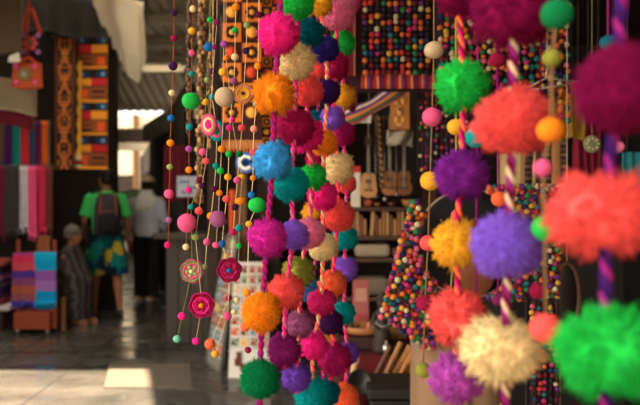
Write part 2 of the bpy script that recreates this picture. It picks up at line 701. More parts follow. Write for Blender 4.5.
def felt(c):
    return mat('felt_' + c.replace(' ', '_'), tuple(v * 0.80 for v in YARN[c]), 0.95, 0.12, 90, bump=0.25, sheen=0.2, spec=0.08)


def slot(o, *ms):
    for i, m in enumerate(ms):
        o.material_slots[i].link = 'OBJECT'
        o.material_slots[i].material = m
    return o


def rope(path, r, colors, parent, pitch=0.028):
    """twisted cord of coloured plies"""
    strands = max(2, len(colors))
    mb = MB()
    path = [Vector(p) for p in path]
    total = sum((path[i + 1] - path[i]).length for i in range(len(path) - 1))
    steps = max(24, int(total / pitch * 9))
    def pos(t):
        s = t * total
        for i in range(len(path) - 1):
            L = (path[i + 1] - path[i]).length
            if s <= L or i == len(path) - 2:
                return path[i].lerp(path[i + 1], min(1, s / L) if L else 0)
            s -= L
    for k in range(strands):
        pts = []
        for i in range(steps + 1):
            t = i / steps
            a = 2 * math.pi * (t * total / pitch + k / strands)
            pts.append(pos(t) + Vector((math.cos(a), math.sin(a), 0)) * r * 0.5)
        mb.tube(pts, r * (0.62 if strands == 2 else 0.52), 6, mi=k)
    return mb.build('cord', [yarn(colors[k % len(colors)]) for k in range(strands)], parent)


def pom_garland(label, pts, Y, cords, cr=0.0048, ztop=2.2, yvar=0.012, tail=0.0, seed=0):
    """pts: (px, py, r_px, colour)"""
    rg = random.Random(seed)
    P = [(at(p[0], p[1], Y), p[2] / FPX * Y, p[3]) for p in pts]
    top = P[0][0].copy()
    sl_ = (P[0][0].x - P[-1][0].x) / max(0.01, P[0][0].z - P[-1][0].z)
    top.x += sl_ * (ztop - top.z)
    top.z = ztop
    root = thing('pompom_garland', top, label, 'garland', 'pompom garlands hanging at the stall front')
    bot = P[-1][0].copy()
    bot.z -= P[-1][1] + tail
    rope([top] + [p[0] for p in P] + [bot], cr, cords, root)
    for i, (c, r, cname) in enumerate(P):
        o = bpy.data.objects.new('pompom', POM[rg.randrange(5)])
        col.objects.link(o)
        o.parent = root
        o.location = c - top + Vector((0, rg.uniform(-yvar, yvar), 0))
        k = pts[i][4] if len(pts[i]) > 4 else rg.uniform(.94, 1.0)
        o.scale = (r * rg.uniform(.98, 1.04), r * 0.98, r * k)
        o.rotation_euler = (rg.choice((0, math.pi)), 0, rg.uniform(0, 6.3))
        slot(o, yarn(cname))
        lab(o, cname + ' yarn pompom')
    return root


pom_garland('frontmost garland of the middle cluster, hot pink, orange and light blue pompoms on top',
            [(279, 34, 21, 'hot pink'), (274.5, 95, 21.5, 'orange'), (273, 161, 20, 'light blue'), (267, 238, 20, 'magenta'), (262, 311, 20.5, 'orange'), (260, 378, 20.5, 'dark green'), (259, 446, 20, 'coral')],
            1.20, ['plum', 'fuchsia'], cr=.0052, seed=1)
pom_garland('middle cluster garland with a large cream pompom above crimson and teal ones',
            [(298, 5, 17, 'green'), (296, 62, 19, 'cream'), (295, 126, 19.5, 'crimson'), (291, 184, 18, 'teal'), (294, 235, 16, 'violet'), (286, 291, 18, 'coral'), (284, 351, 17.5, 'plum')],
            1.29, ['fuchsia', 'pale pink'], seed=2)
pom_garland('middle cluster garland with olive, mauve and purple pompoms in its lower half',
            [(309, 33, 16, 'dark teal'), (308, 91, 16, 'coral'), (306, 135, 18, 'hot pink'), (313, 177, 14, 'green'), (309, 233, 16, 'pale pink'), (299, 273, 16, 'olive'), (300, 325, 15, 'mauve'), (297, 378, 15, 'purple')],
            1.39, ['fuchsia', 'peach'], seed=3)
pom_garland('middle cluster garland with navy pompom near its top and cream pompom at mid height',
            [(320, 4, 13, 'yellow'), (326, 49, 14, 'navy'), (328, 92, 13, 'dark purple'), (324, 143, 14, 'orange'), (323, 196, 15, 'hot pink'), (323, 247, 15, 'cream'), (322, 303, 14, 'fuchsia'), (313, 345, 15, 'hot pink'), (312, 394, 18, 'teal')],
            1.49, ['coral', 'cream'], seed=4)
pom_garland('middle cluster garland with pale pink top pompom and a large cream one beside green',
            [(338, 14, 18, 'pale pink'), (335, 66, 14, 'crimson'), (333, 118, 12.5, 'violet'), (338, 168, 16.5, 'cream'), (338, 216, 17, 'coral'), (332, 284, 14.5, 'coral orange'), (331, 323, 13, 'dark plum'), (335, 359, 17, 'magenta crimson'), (328, 392, 13, 'dark teal')],
            1.60, ['fuchsia', 'coral'], seed=5)
pom_garland('rightmost garland of the middle cluster, bright green pompom near top and orange red at bottom',
            [(347, 0, 14, 'pink'), (343, 43, 13, 'green'), (343, 96, 13, 'yellow'), (343, 134, 13, 'magenta crimson'), (347, 184, 10, 'coral'), (345, 238, 13, 'teal'), (345, 269, 13, 'violet'), (344, 313, 12, 'teal'), (348, 354, 12, 'purple'), (345, 396, 14, 'coral orange')],
            1.71, ['fuchsia', 'pale pink'], seed=6)
pom_garland('rearmost middle garland, small pompoms mostly hidden behind the other strings',
            [(318, 28, 9, 'orange'), (319, 70, 11, 'coral'), (318, 121, 12, 'dark teal'), (344, 148, 1, 'cream'), (313, 213, 11, 'yellow'), (319, 231, 13, 'plum'), (335, 254, 11, 'teal'), (312, 291, 13, 'steel blue'), (326, 347, 13, 'yellow'), (352, 303, 9, 'dark plum')][:3] +
            [(316, 160, 11, 'crimson'), (313, 213, 11, 'yellow'), (319, 231, 13, 'plum'), (312, 291, 13, 'steel blue'), (325, 347, 13, 'yellow'), (322, 392, 13, 'dark teal')],
            1.82, ['plum', 'pale pink'], seed=7)
# nearer garlands on the right
pom_garland('right side garland with bright green pompom above purple, yellow and coral ones',
            [(458, -6, 24, 'dark crimson'), (464, 85, 27, 'green'), (461, 175, 26, 'bright purple'), (456, 244, 25, 'yellow'), (459, 318, 29, 'coral'), (454, 376, 26, 'orchid')],
            0.95, ['coral orange', 'fuchsia', 'ruby'], cr=.0045, seed=8)
pom_garland('right side garland with coral pompom over lilac and cream ones',
            [(514, 8, 43, 'dark crimson', .9), (513, 122, 40, 'coral', .84), (508, 246, 37, 'lilac', .92), (505, 352, 43, 'cream', .78)],
            0.75, ['plum', 'tan', 'dark crimson'], cr=0.0054, seed=9, tail=0.06)
pom_garland('nearest garland at right edge, huge magenta, coral and green pompoms',
            [(617, 92, 47, 'dark crimson', .95), (606, 214, 52, 'coral', .86), (606, 350, 53, 'green', .86)],
            0.58, ['dark purple', 'plum', 'dark purple'], cr=.0055, seed=10, tail=0.06)

# ------------------------------------------------------------------ felt ball strings
def ball_mesh(seed):
    bm = bmesh.new()
    bmesh.ops.create_icosphere(bm, subdivisions=3, radius=1.0)
    for v in bm.verts:
        v.co *= 1 + 0.05 * mnoise.noise(v.co * 2.2 + Vector((seed * 3.1, 0, 0))) + 0.015 * mnoise.noise(v.co * 14)
    me = bpy.data.meshes.new('felt_ball')
    bm.to_mesh(me)
    bm.free()
    me.materials.append(None)
    me.polygons.foreach_set('use_smooth', [True] * len(me.polygons))
    return me


BALL = [ball_mesh(i) for i in range(4)]


def flower(c, r, parent, cols, kind='bloom', rg=None):
    """felt flower facing the lane: ruffled outer disc, petals, centre"""
    o_, m_, k_ = cols
    c = Vector(c)
    Mx = rotx(R(90)) @ rotz(rg.uniform(0, 1))
    mb = MB()
    lobes = 6 if kind == 'bloom' else 12
    amp = 0.13 if kind == 'bloom' else 0.06
    def disc(rad, h0, h1, mi, ph=0.0, th=0.1):
        def fn(u, v):
            a = 2 * math.pi * u
            e = 1 + amp * abs(math.cos(a * lobes / 2 + ph)) - amp / 2
            rr = rad * v * (1 + (e - 1) * v)
            hz = h0 + (h1 - h0) * v * v + 0.03 * r * math.sin(a * lobes + ph) * v
            return c + Mx @ Vector((rr * math.cos(a), rr * math.sin(a), hz))
        mb.sheet(fn, 48, 6, th=th * r, mi=mi)
    disc(r, 0, 0.16 * r, 0)
    disc(r * 0.88, 0.12 * r, 0.34 * r, 1, 0.5)
    disc(r * 0.62, 0.22 * r, 0.46 * r, 0, 1.2)
    if kind == 'bloom':
        for i in range(5):
            a = 2 * math.pi * i / 5
            mb.sphere(c + Mx @ Vector((0.36 * r * math.cos(a), 0.36 * r * math.sin(a), 0.38 * r)), (0.2 * r, 0.2 * r, 0.1 * r), 10, 6, 1, Mx @ rotz(a))
    o = mb.build('felt_flower', [felt(o_), felt(m_)], parent)
    mb = MB()
    mb.sphere(c + Mx @ Vector((0, 0, 0.45 * r)), (0.2 * r, 0.2 * r, 0.14 * r), 12, 8, 0, Mx)
    lab(mb.build('flower_centre', felt(k_), o), k_ + ' flower centre')
    lab(o, o_ + ' felt flower')
    return o


def felt_string(label, pts, Y, cordcol, group='felt ball strings hanging at the stall front', ztop=2.2, cr=0.0007, tail=0.0, seed=0, end=None):
    """pts: (px, py, r_px, colour[, kind or (sx, sz)])"""
    rg = random.Random(100 + seed)
    P = [at(p[0], p[1], Y) for p in pts]
    top = P[0].copy()
    top.z = ztop
    root = thing('felt_ball_garland', top, label, 'garland', group)
    path = [top] + P
    if end:
        path.append(at(end[0], end[1], Y))
    elif tail:
        path.append(P[-1] - Vector((0, 0, tail)))
    mb = MB()
    mb.tube(path, cr, 6)
    mb.build('cord', yarn(cordcol), root)
    for p, c in zip(pts, P):
        r = p[2] / FPX * Y
        k = p[4] if len(p) > 4 else None
        if k in ('bloom', 'donut'):
            flower(c, r, root, p[3], k, rg)
            continue
        if k == 'eye':          # flat layered felt oval
            mb = MB()
            cols = p[3]
            for i, cc in enumerate(cols):
                s_ = 1 - 0.27 * i
                for sg in (-1, 1):
                    mb.sphere(c + Vector((0, sg * 0.30 * r + sg * 0.07 * r * i, 0)), (0.72 * r * s_, 0.16 * r, r * s_), 16, 10, i)
            lab(mb.build('felt_oval', [felt(x) for x in cols], root), cols[0] + ' layered felt oval')
            continue
        sx, sz = k if k else (rg.uniform(.95, 1.05), rg.uniform(.9, 1.0))
        o = bpy.data.objects.new('felt_ball', BALL[rg.randrange(4)])
        col.objects.link(o)
        o.parent = root
        o.location = c - top
        o.scale = (r * sx, r, r * sz)
        o.rotation_euler = (0, 0, rg.uniform(0, 6.3))
        slot(o, felt(p[3]))
        lab(o, p[3] + ' felt ball')
    return root


felt_string('leftmost felt ball string on an orange cord, pink ball low down',
            [(174, 13, 3.4, 'dark plum'), (174, 38, 3.6, 'ruby'), (173, 66, 4.6, 'dark plum'), (172, 93, 3.5, 'cream'), (171, 118, 3.8, 'blue'), (170.5, 143, 3.8, 'orange'), (170, 167, 3.4, 'sage'), (169, 194, 5, 'pink'), (169, 220, 3.5, 'mauve'), (168, 245, 3.8, 'fuchsia')],
            1.55, 'rust', seed=1)
felt_string('felt ball string with big green ball near top and big pink ball lower down',
            [(193, 9, 3.6, 'cream'), (192, 31, 4, 'yellow'), (192, 53, 3.6, 'pink'), (191.5, 74, 3, 'teal'), (191, 101, 9, 'green', (1.05, .95)), (189.5, 127, 3.6, 'teal'), (189, 149, 3.5, 'orchid'), (189, 170, 3.6, 'orange'), (188.5, 190, 3.4, 'hot pink'), (187, 223, 9.6, 'pink', (1.0, 1.0)), (186, 247, 3.4, 'cream')],
            1.60, 'rust', seed=2)
felt_string('felt ball string on yellow green cord ending in a mint ball above the floor',
            [(210, 20, 3, 'green'), (208.5, 47, 4.6, 'blue'), (207, 80, 3, 'sage'), (206, 102, 3.5, 'yellow'), (205, 126, 3, 'mint'), (203, 152, 4, 'pink'), (200, 180, 3.6, 'maroon'), (191, 207, 3.2, 'teal'), (192, 271, 11.5, ('pink', 'sage', 'cream'), 'bloom'), (182, 316, 4, 'hot pink'), (177, 339, 4, 'mint')],
            1.68, 'olive', seed=3)
felt_string('felt ball string with a pink and white layered oval and crimson flower low down',
            [(217, 22, 3.2, 'plum'), (215, 47, 3.0, 'plum'), (209, 125, 11, ('pink', 'cream', 'hot pink'), 'eye'), (206, 161, 3.8, 'coral'), (202, 186, 3.2, 'dark plum'), (199, 211, 4.3, 'coral'), (195.5, 237, 3.8, 'sage'), (207, 256, 0.6, 'sage')][:7] +
            [(202, 305, 12.5, ('hot pink', 'ruby', 'orange'), 'bloom'), (196, 341, 4, 'hot pink')],
            1.62, 'tan', seed=4)
felt_string('felt ball string with a striped green and pink oval near its top',
            [(213, 71, 3.4, 'dark plum'), (212, 97, 3.4, 'teal'), (217, 131, 10.5, ('teal', 'pink', 'dark green'), 'eye'), (216, 166, 3.4, 'teal'), (214, 189, 3.2, 'maroon'), (211, 216, 4, 'orange'), (207, 242, 4, 'pink'), (205, 267, 3, 'sage')],
            1.72, 'cream', seed=5)
felt_string('felt ball string with tan oval on top and purple oval lower down',
            [(224, 44, 3.6, 'orchid'), (223, 72, 4.3, 'yellow'), (224.5, 97, 10, 'tan', (1.0, 1.0)), (221.5, 149, 3.8, 'orange'), (220.5, 171, 3.8, 'green'), (219.5, 193, 3.4, 'orange'), (218, 219, 8.5, 'mauve', (0.95, 1.0)), (216, 245, 3.6, 'pink'), (221, 245, 0.6, 'blue')][:8],
            1.60, 'tan', seed=6)
felt_string('felt ball string with yellow felt ring and crimson flower in front of postcards',
            [(236, 7, 4, 'orange'), (235, 30, 3.2, 'green'), (235, 57, 3.8, 'cream'), (234, 81, 3.8, 'mauve'), (229.5, 128, 3.6, 'hot pink'), (229, 154, 3.6, 'green'), (228, 177, 3.8, 'yellow'), (226.5, 199, 4, 'coral'), (224, 221, 3.4, 'sage'), (222, 244, 3.8, 'blue'), (229.5, 270, 12, ('fuchsia', 'ruby', 'blue'), 'bloom'), (227.5, 316, 4.5, 'pink'), (215, 354, 3.6, 'yellow')],
            1.66, 'cream', seed=7)
felt_string('felt ball string with yellow felt ring flower at mid height of the pink pompom',
            [(247, 25, 3.6, 'sage'), (246, 51, 3.6, 'dark plum'), (243.5, 94, 10, ('yellow', 'peach', 'dark plum'), 'donut'), (242, 128, 4, 'coral'), (239.5, 154, 3.6, 'dark green'), (237.5, 180, 4, 'pink'), (235, 207, 3.6, 'dark plum'), (233, 232, 3.8, 'fuchsia'), (229, 298, 3.4, 'ruby'), (210, 344, 5.4, 'coral orange')],
            1.78, 'cream', seed=8)
felt_string('felt ball string beside the light blue pompom with a green oval below it',
            [(259, 15, 3.6, 'maroon'), (258, 66, 3.8, 'orange'), (256, 104, 3.4, 'sage'), (254, 129, 3.8, 'peach'), (253, 152, 3.6, 'coral'), (253, 178, 3, 'orange'), (251.5, 195, 3.8, 'blue'), (257, 205, 8.6, 'green', (1.05, .9)), (249, 224, 3.4, 'yellow'), (247, 293, 4, 'orange'), (245, 327, 5, 'coral orange'), (248, 350, 3.6, 'ruby')],
            1.50, 'cream', seed=9)
felt_string('felt ball string of teal, orange and red balls just behind the ringed flower',
            [(226, 58, 3, 'orange'), (231, 104, 3.6, 'dark green'), (232, 120, 3.2, 'hot pink'), (242, 177, 3.4, 'yellow'), (240.5, 201, 4.6, 'orange', (1.2, .8)), (239, 228, 3.8, 'teal'), (239, 246, 3.2, 'green'), (237, 300, 3, 'cream'), (234, 312, 3, 'cream')],
            1.86, 'tan', seed=10)
# large felt balls hanging between the near garlands
G2 = 'big felt ball strings between the near garlands'
felt_string('big felt ball string, tan ball on top, pink, yellow and red balls under it',
            [(434, 50, 9.5, 'tan'), (432, 117, 10, 'pink'), (430, 181, 10, 'yellow'), (428, 243, 8.5, 'coral'), (425, 303, 8.5, 'ruby'), (423, 370, 8, 'olive')],
            1.22, 'seed', G2, cr=0.0014, seed=11)
felt_string('big felt ball string with blurred sea green ball at top and coral ball below',
            [(557, 14, 16, 'dark green'), (552, 58, 9, 'olive'), (551, 130, 14, 'orange'), (543, 168, 9.5, 'pink'), (545, 228, 13, 'green'), (546, 328, 16, 'coral')],
            0.67, 'seed', G2, cr=0.0016, seed=12)
felt_string('big felt ball string with a teal ball beside the purple pompom',
            [(478, 40, 6, 'maroon'), (477, 137, 12, 'teal'), (500, 296, 0.5, 'blue'), (475, 311, 8, 'steel blue')][:2] + [(476, 311, 8, 'steel blue')],
            1.07, 'plum', G2, cr=0.0016, seed=13)
felt_string('big felt ball string with a yellow ball right under the green pompom',
            [(456, 127, 9, 'yellow'), (457, 215, 6, 'coral'), (450, 300, 5, 'orange')],
            1.12, 'olive', G2, cr=0.0015, seed=14)
felt_string('big felt ball string with an orange ball beside the pink and cream cord',
            [(497, 60, 8, 'ruby'), (499, 199, 8, 'coral orange'), (537, 290, 0.5, 'ruby')][:2] + [(498, 300, 6, 'plum')],
            1.10, 'plum', G2, cr=0.0015, seed=15)
felt_string('big felt ball string with small dark teal and pale pink balls by the magenta pompom',
            [(608, 43, 8, 'dark teal'), (618, 147, 6, 'pale pink')],
            0.98, 'plum', G2, cr=0.0014, seed=16)
felt_string('big felt ball string with a dark red ball low beside the lilac pompom',
            [(541, 20, 6, 'olive'), (538, 291, 8.5, 'ruby')],
            1.05, 'maroon', G2, cr=0.0014, seed=17)

# ------------------------------------------------------------------ woven banner and seed ropes behind the felt balls
def banner_mb(x0, x1, ztop, zbot, Y):
    """orange and brown woven squares with flower discs, cloth with thickness"""
    mb = MB()
    cols_n = 2
    wdt = x1 - x0
    cell = wdt / cols_n
    rows = int((ztop - zbot) / cell)
    mb.box(((x0 + x1) / 2, Y, (ztop + zbot) / 2), (wdt, 0.008, ztop - zbot), mi=0)
    for r_ in range(rows):
        for c in range(cols_n):
            cx, cz = x0 + cell * (c + .5), ztop - cell * (r_ + .5)
            k = (r_ + c) % 2
            mb.box((cx, Y - 0.006, cz), (cell * .94, 0.005, cell * .94), mi=1 if k else 0)
            M = rotx(R(90))
            if k:
                for i in range(8):
                    a = 2 * math.pi * i / 8
                    mb.sphere((cx + cell * .24 * math.cos(a), Y - 0.010, cz + cell * .24 * math.sin(a)), (cell * .11, 0.004, cell * .11), 8, 6, 0)
                mb.lathe([(cell * .13, 0), (cell * .13, 0.004)], (cx, Y - 0.009, cz), 14, 2, M)
            else:
                mb.lathe([(cell * .36, 0), (cell * .36, 0.004)], (cx, Y - 0.008, cz), 20, 3, M)
                mb.lathe([(cell * .27, 0), (cell * .27, 0.004)], (cx, Y - 0.011, cz), 20, 2 if r_ % 4 < 2 else 4, M)
    for i in range(12):
        x = x0 + wdt * (i + .5) / 12
        mb.tube([(x, Y, zbot), (x + .002, Y, zbot - .05)], 0.004, 5, 1)
    return mb


BAN = [mat('banner_brown', (50, 24, 16), 0.95), mat('banner_orange', (206, 108, 36), 0.95), mat('banner_gold', (232, 160, 60), 0.95), mat('banner_maroon', (96, 26, 26), 0.95), mat('banner_red', (200, 66, 36), 0.95)]
o = banner_mb(at(222, 0, 3.0).x, at(262, 0, 3.0).x, 2.53, at(0, 140, 3.0).z, 3.0).build('woven_banner', BAN)
tag(o, 'orange and brown woven banner of squares and flower discs behind the felt ball strings', 'wall hanging')
o = banner_mb(at(262, 0, 3.1).x, at(282, 0, 3.1).x, 2.55, at(0, 150, 3.1).z, 3.1).build('woven_banner', BAN)
tag(o, 'second woven disc banner mostly hidden behind the hot pink pompom', 'wall hanging')


def seed_rope(px0, px1, pyb, Y, ztop, label, r, c1, c2, seed):
    rg = random.Random(seed)
    a = at(px1, pyb, Y)
    t = at(px0, 0, Y)
    t.z = ztop
    mb = MB()
    n = int((t.z - a.z) / 0.016)
    for k in range(n):
        f = k / n
        p = t.lerp(a, f)
        an = f * n * 0.9
        for q in range(2):
            of = Vector((math.cos(an + q * math.pi), math.sin(an + q * math.pi), 0)) * r * .7
            mb.sphere(p + of + Vector((rg.uniform(-.002, .002), 0, 0)), (r * .75, r * .75, 0.011), 7, 5, rg.choice([0, 0, 1]), rotx(rg.uniform(-.5, .5)) @ roty(rg.uniform(-.6, .6)))
    mb.tube([t, a], r * .4, 6, 0)
    tag(mb.build('seed_rope', [c1, c2]), label, 'rope', None)


seed_a, seed_b = mat('seed_brown', (98, 66, 38), 0.7), mat('seed_tan', (168, 126, 78), 0.7)
seed_rope(190, 189, 138, 2.35, 2.22, 'thin dark rope of braided seeds left of the thicker tan rope', 0.008, mat('seed_dark', (58, 40, 30), 0.7), seed_a, 1)
seed_rope(203, 199, 205, 2.5, 2.22, 'thick tan rope of braided seeds behind the felt ball strings', 0.012, seed_a, seed_b, 2)
seed_rope(213, 209, 150, 2.6, 2.22, 'narrow seed rope right of the thick tan rope', 0.007, seed_a, seed_b, 3)

# ------------------------------------------------------------------ shop fittings behind the strings
def post(px, Y, z1, wd, label, m, z0=0.0):
    p = at(px, 0, Y)
    mb = MB()
    mb.box((p.x, Y, (z0 + z1) / 2), (wd, wd, z1 - z0), bev=0.008)
    tag(mb.build('wooden_post', m), label, 'post')


post(242, 5.95, 3.22, 0.09, 'brown wooden post behind the postcard stand top', midwood)
post(263, 6.2, 3.4, 0.10, 'dark wooden post behind the magenta pompom', darkwood)
post(214, 6.25, 3.42, 0.10, 'dark wooden post left of the postcard stand', darkwood)
# pale board across the posts
a, c = at(226, 146, 5.85), at(282, 143, 5.85)
mb = MB()
mb.box((a + c) / 2, ((c - a).length, 0.06, 0.07))
tag(mb.build('cross_board', palewood), 'pale board fixed across the wooden posts', 'board')
# plank counter under
mb = MB()
a = at(166, 250, 7.0)
for i in range(9):
    mb.box((a.x + 0.09 + i * 0.125, 6.88 - i * .035, 0.5), (0.115, 0.05, 1.0), bev=0.006)
mb.box((a.x + 0.60, 6.84, 1.03), (1.25, 0.5, 0.05), rotz(-.27))
tag(mb.build('plank_counter', mat('dark_grey_planks', (72, 64, 54), 0.6, 0.3, 10)), 'dark plank shop counter beyond the postcard stand', 'counter')
# maroon cloth and blue white board
def drape(name, px0, px1, py0, py1, Y, mats, label, cat, folds=4, amp=0.03, fringe=0, taper=0.0, group=None, sway=0.0, th=0.006, parent=None, tilt=0.0):
    """cloth hanging from its top edge in soft vertical folds"""
    a, c = at(px0, py0, Y), at(px1, py1, Y)
    wd, h = c.x - a.x, a.z - c.z
    ph = (px0 * 1.7 + py0) % 6.28
    mb = MB()
    def fn(u, v):
        k = 1 - taper * v
        x = a.x + wd * (0.5 + (u - .5) * k) + sway * v
        yy = Y + amp * (0.3 + 0.7 * v) * math.sin(2 * math.pi * folds * u + ph + 0.8 * v)
        return (x, yy, a.z - h * v + tilt * (u - .5) + 0.012 * math.sin(5 * u + ph) * v)
    mb.sheet(fn, max(10, folds * 8), 14, th=th)
    if fringe:
        n = max(6, int(wd / 0.018))
        for i in range(n):
            u = (i + .5) / n
            p = Vector(fn(u, 1.0))
            mb.tube([p + Vector((0, 0, .01)), p + Vector((0.004 * math.sin(i * 7), 0, -fringe))], 0.005, 5)
    o = mb.build(name, mats, parent)
    if parent is None:
        tag(o, label, cat, group)
    return o


drape('hanging_cloth', 164, 186, 145, 200, 6.75, mat('maroon_cloth', (92, 20, 34), 0.95), 'maroon cloth hanging behind the leftmost felt ball string', 'cloth', 3, 0.02)
mb = MB()
a, c = at(177, 176, 6.6), at(202, 197, 6.6)
mb.box((a + c) / 2, (c.x - a.x, 0.02, a.z - c.z), bev=0.004, mi=0)
for i, (x, y, ww) in enumerate([(.3, .72, .4), (.62, .45, .5), (.4, .22, .45)]):
    mb.box((a.x + (c.x - a.x) * x, a.y - .013, c.z + (a.z - c.z) * y), ((c.x - a.x) * ww, 0.006, 0.02), mi=1)
tag(mb.build('notice_board', [mat('pale_blue_board', (176, 182, 196), 0.7), mat('grey_blue_line', (96, 106, 130), 0.7)]), 'small pale blue notice board over the plank counter', 'board')
# blue mug with white ring
p = at(247, 163, 3.3)
mug = thing('hanging_mug', p, 'blue and white mug shown beside the light blue pompom', 'mug')
mb = MB()
Mz = rotx(R(90))
prof = [(0.030, 0), (0.042, 0.004), (0.046, 0.03), (0.046, 0.09), (0.040, 0.092), (0.038, 0.02), (0.0, 0.018)]
mb.lathe(prof, p + Vector((0, 0.045, 0)), 24, 0, Mz)
mb.build('mug_body', mat('blue_enamel', (44, 116, 196), 0.3, spec=0.5), mug)
mb = MB()
mb.tube([p + Vector((0.028 * math.cos(t), -0.045, 0.028 * math.sin(t))) for t in [i * 5.0 / 20 + .6 for i in range(21)]], 0.009, 8)
lab(mb.build('ring_emblem', mat('white_enamel', (238, 232, 222), 0.3, spec=0.5), mug), 'white open ring')
mb = MB()
mb.tube([p + Vector((0.044, 0, -.028)), p + Vector((0.072, 0, -.02)), p + Vector((0.075, 0, .015)), p + Vector((0.044, 0, .028))], 0.006, 8)
mb.build('handle', mat('blue_enamel', (44, 116, 196)), mug)
mb = MB()
mb.tube([p + Vector((0, 0, .04)), (p.x, p.y, 2.56)], 0.0015, 5)
mb.build('cord', mat('yarn_tan', YARN['tan']), mug)
drape('orange_scarf', 229, 235, 190, 232, 5.88, mat('orange_sash', (226, 92, 40), 0.95), 'orange sash hung on the post above the postcard stand', 'sash', 1, 0.01)
# ------------------------------------------------------------------ postcard stand
GROUPC = 'postcards on the stand'
L0, L1, L2, L3 = at(206, 362, 6.0), at(221, 372, 5.66), at(237.5, 236, 5.75), at(227, 236, 6.05)
L0.z = L1.z = 0.0
R0, R1, R2, R3 = at(228, 378, 5.47), at(272, 379, 5.45), at(264, 262, 5.62), at(234, 262, 5.64)
R0.z = R1.z = 0.0
st = thing('postcard_stand', (-0.70, 5.6, 0), 'white hinged postcard stand on the concrete floor behind the garlands', 'stand')
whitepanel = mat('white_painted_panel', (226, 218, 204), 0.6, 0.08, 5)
greyframe = mat('grey_frame', (120, 116, 106), 0.6)
mb = MB()
mb.slab([R0, R1, R2, R3], -0.02)
lab(mb.build('panel', whitepanel, st), 'white front panel')
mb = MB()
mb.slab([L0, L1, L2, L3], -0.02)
lab(mb.build('panel', mat('grey_side_panel', (150, 146, 134), 0.7), st), 'grey framed side panel')  # side panel in a darker grey than the front
mb = MB()
for (p, q) in ((L0, L3), (L1, L2), (L3, L2), (L0, L1)):
    mb.tube([p, q], 0.016, 4)
mb.build('frame', greyframe, st)
CARD = [(196, 92, 48), (70, 120, 84), (150, 60, 44), (90, 132, 168), (214, 168, 84), (116, 84, 56), (198, 188, 160), (88, 60, 48), (170, 70, 96), (60, 92, 70)]
cardm = [cell_mat('postcard_print_%d' % i, [c, (min(255, c[0] + 50), c[1], c[2]), (c[0], min(255, c[1] + 40), c[2]), (230, 222, 206)], 90) for i, c in enumerate(CARD)]


def cards(Q, rows, cols_, n0, n1, where, rg):
    q0, q1, q2, q3 = Q
    nrm = (q1 - q0).cross(q3 - q0).normalized()
    for r_ in range(rows):
        v = n0 + (n1 - n0) * r_ / max(1, rows - 1)
        led = MB()
        a_, b_ = (q0.lerp(q3, v - 0.046)), (q1.lerp(q2, v - 0.046))
        led.tube([a_.lerp(b_, .04) + nrm * .010, a_.lerp(b_, .96) + nrm * .010], 0.007, 5)
        led.build('card_ledge', whitepanel, st)
        for c_ in range(cols_):
            u0, u1 = (c_ + .14) / cols_, (c_ + .86) / cols_
            dv = 0.036
            def pt(u, vv):
                return q0.lerp(q1, u).lerp(q3.lerp(q2, u), vv)
            mb = MB()
            off = nrm * 0.010
            mb.slab([pt(u0, v - dv * .72) + off, pt(u1, v - dv * .72) + off, pt(u1, v + dv) + off, pt(u0, v + dv) + off], 0.004 if nrm.y < 0 else -0.004)
            o = mb.build('postcard', rg.choice(cardm))
            tag(o, 'printed postcard, %s from left, %s row from top, %s' % (ORD[c_], ORD[rows - 1 - r_], where), 'postcard', GROUPC)


rg = random.Random(5)
cards((R0, R1, R2, R3), 8, 4, 0.30, 0.93, 'white front panel', rg)
cards((L0, L1, L2, L3), 9, 2, 0.14, 0.93, 'grey side panel', rg)
mb = MB()
for (u, v, s_) in ((.22, .14, .03), (.34, .10, .025), (.24, .20, .024)):
    p = R0.lerp(R1, u).lerp(R3.lerp(R2, u), v) + Vector((0, -.022, 0))
    mb.box(p, (s_ * 1.6, 0.012, s_ * 2), bev=0.004)
lab(mb.build('emblem', mat('brown_red_print', (120, 50, 36), 0.7), st), 'brown red printed motif')

# hatch cover in the floor
hc = MB()
ca, cb, cc_, cd = at(104, 388, 5.16), at(192, 387, 5.16), at(190, 364, 5.93), at(110, 364, 5.93)
for p in (ca, cb, cc_, cd):
    p.z = 0.001
hc.slab([ca, cb, cc_, cd], 0.009)
o = hc.build('hatch_cover', mat('pale_smooth_concrete', (112, 103, 92), 0.4, 0.2, 3))
tag(o, 'flat pale concrete hatch cover set in the floor, half of it in sunshine', 'hatch cover')
mb = MB()
fx = [at(126, 342, 6.9), at(30, 340, 7.0)]
for (x0, y0, x1, y1) in ((-2.05, 7.5, -1.95, 3.0), (-2.75, 7.3, -2.62, 3.0)):
    mb.tube([(x0, y0, -0.004), (x1, y1, -0.004)], 0.009, 4)
mb.tube([(-5, 6.15, -0.004), (1, 6.75, -0.004)], 0.009, 4)
o = struct(mb.build('trim_7', mat('dark_joint_filler', (36, 34, 30), 0.9)))

# ------------------------------------------------------------------ left hand textile stall
ly = 7.6
# rails
def clothes_rail(px0, px1, py, Y, label):
    a, c = at(px0, py, Y), at(px1, py, Y)
    rt = thing('clothes_rail', (c.x, Y, 0), label, 'clothes rail')
    mb = MB()
    mb.tube([a, c], 0.014, 8)
    lab(mb.build('rail', steel, rt), 'steel hanging rail')
    for x in (a.x + 0.02, c.x - 0.02):
        mb = MB()
        mb.tube([(x, Y, 0), (x, Y, a.z + .02)], 0.016, 8)
        mb.build('upright', steel, rt)
    return a.z


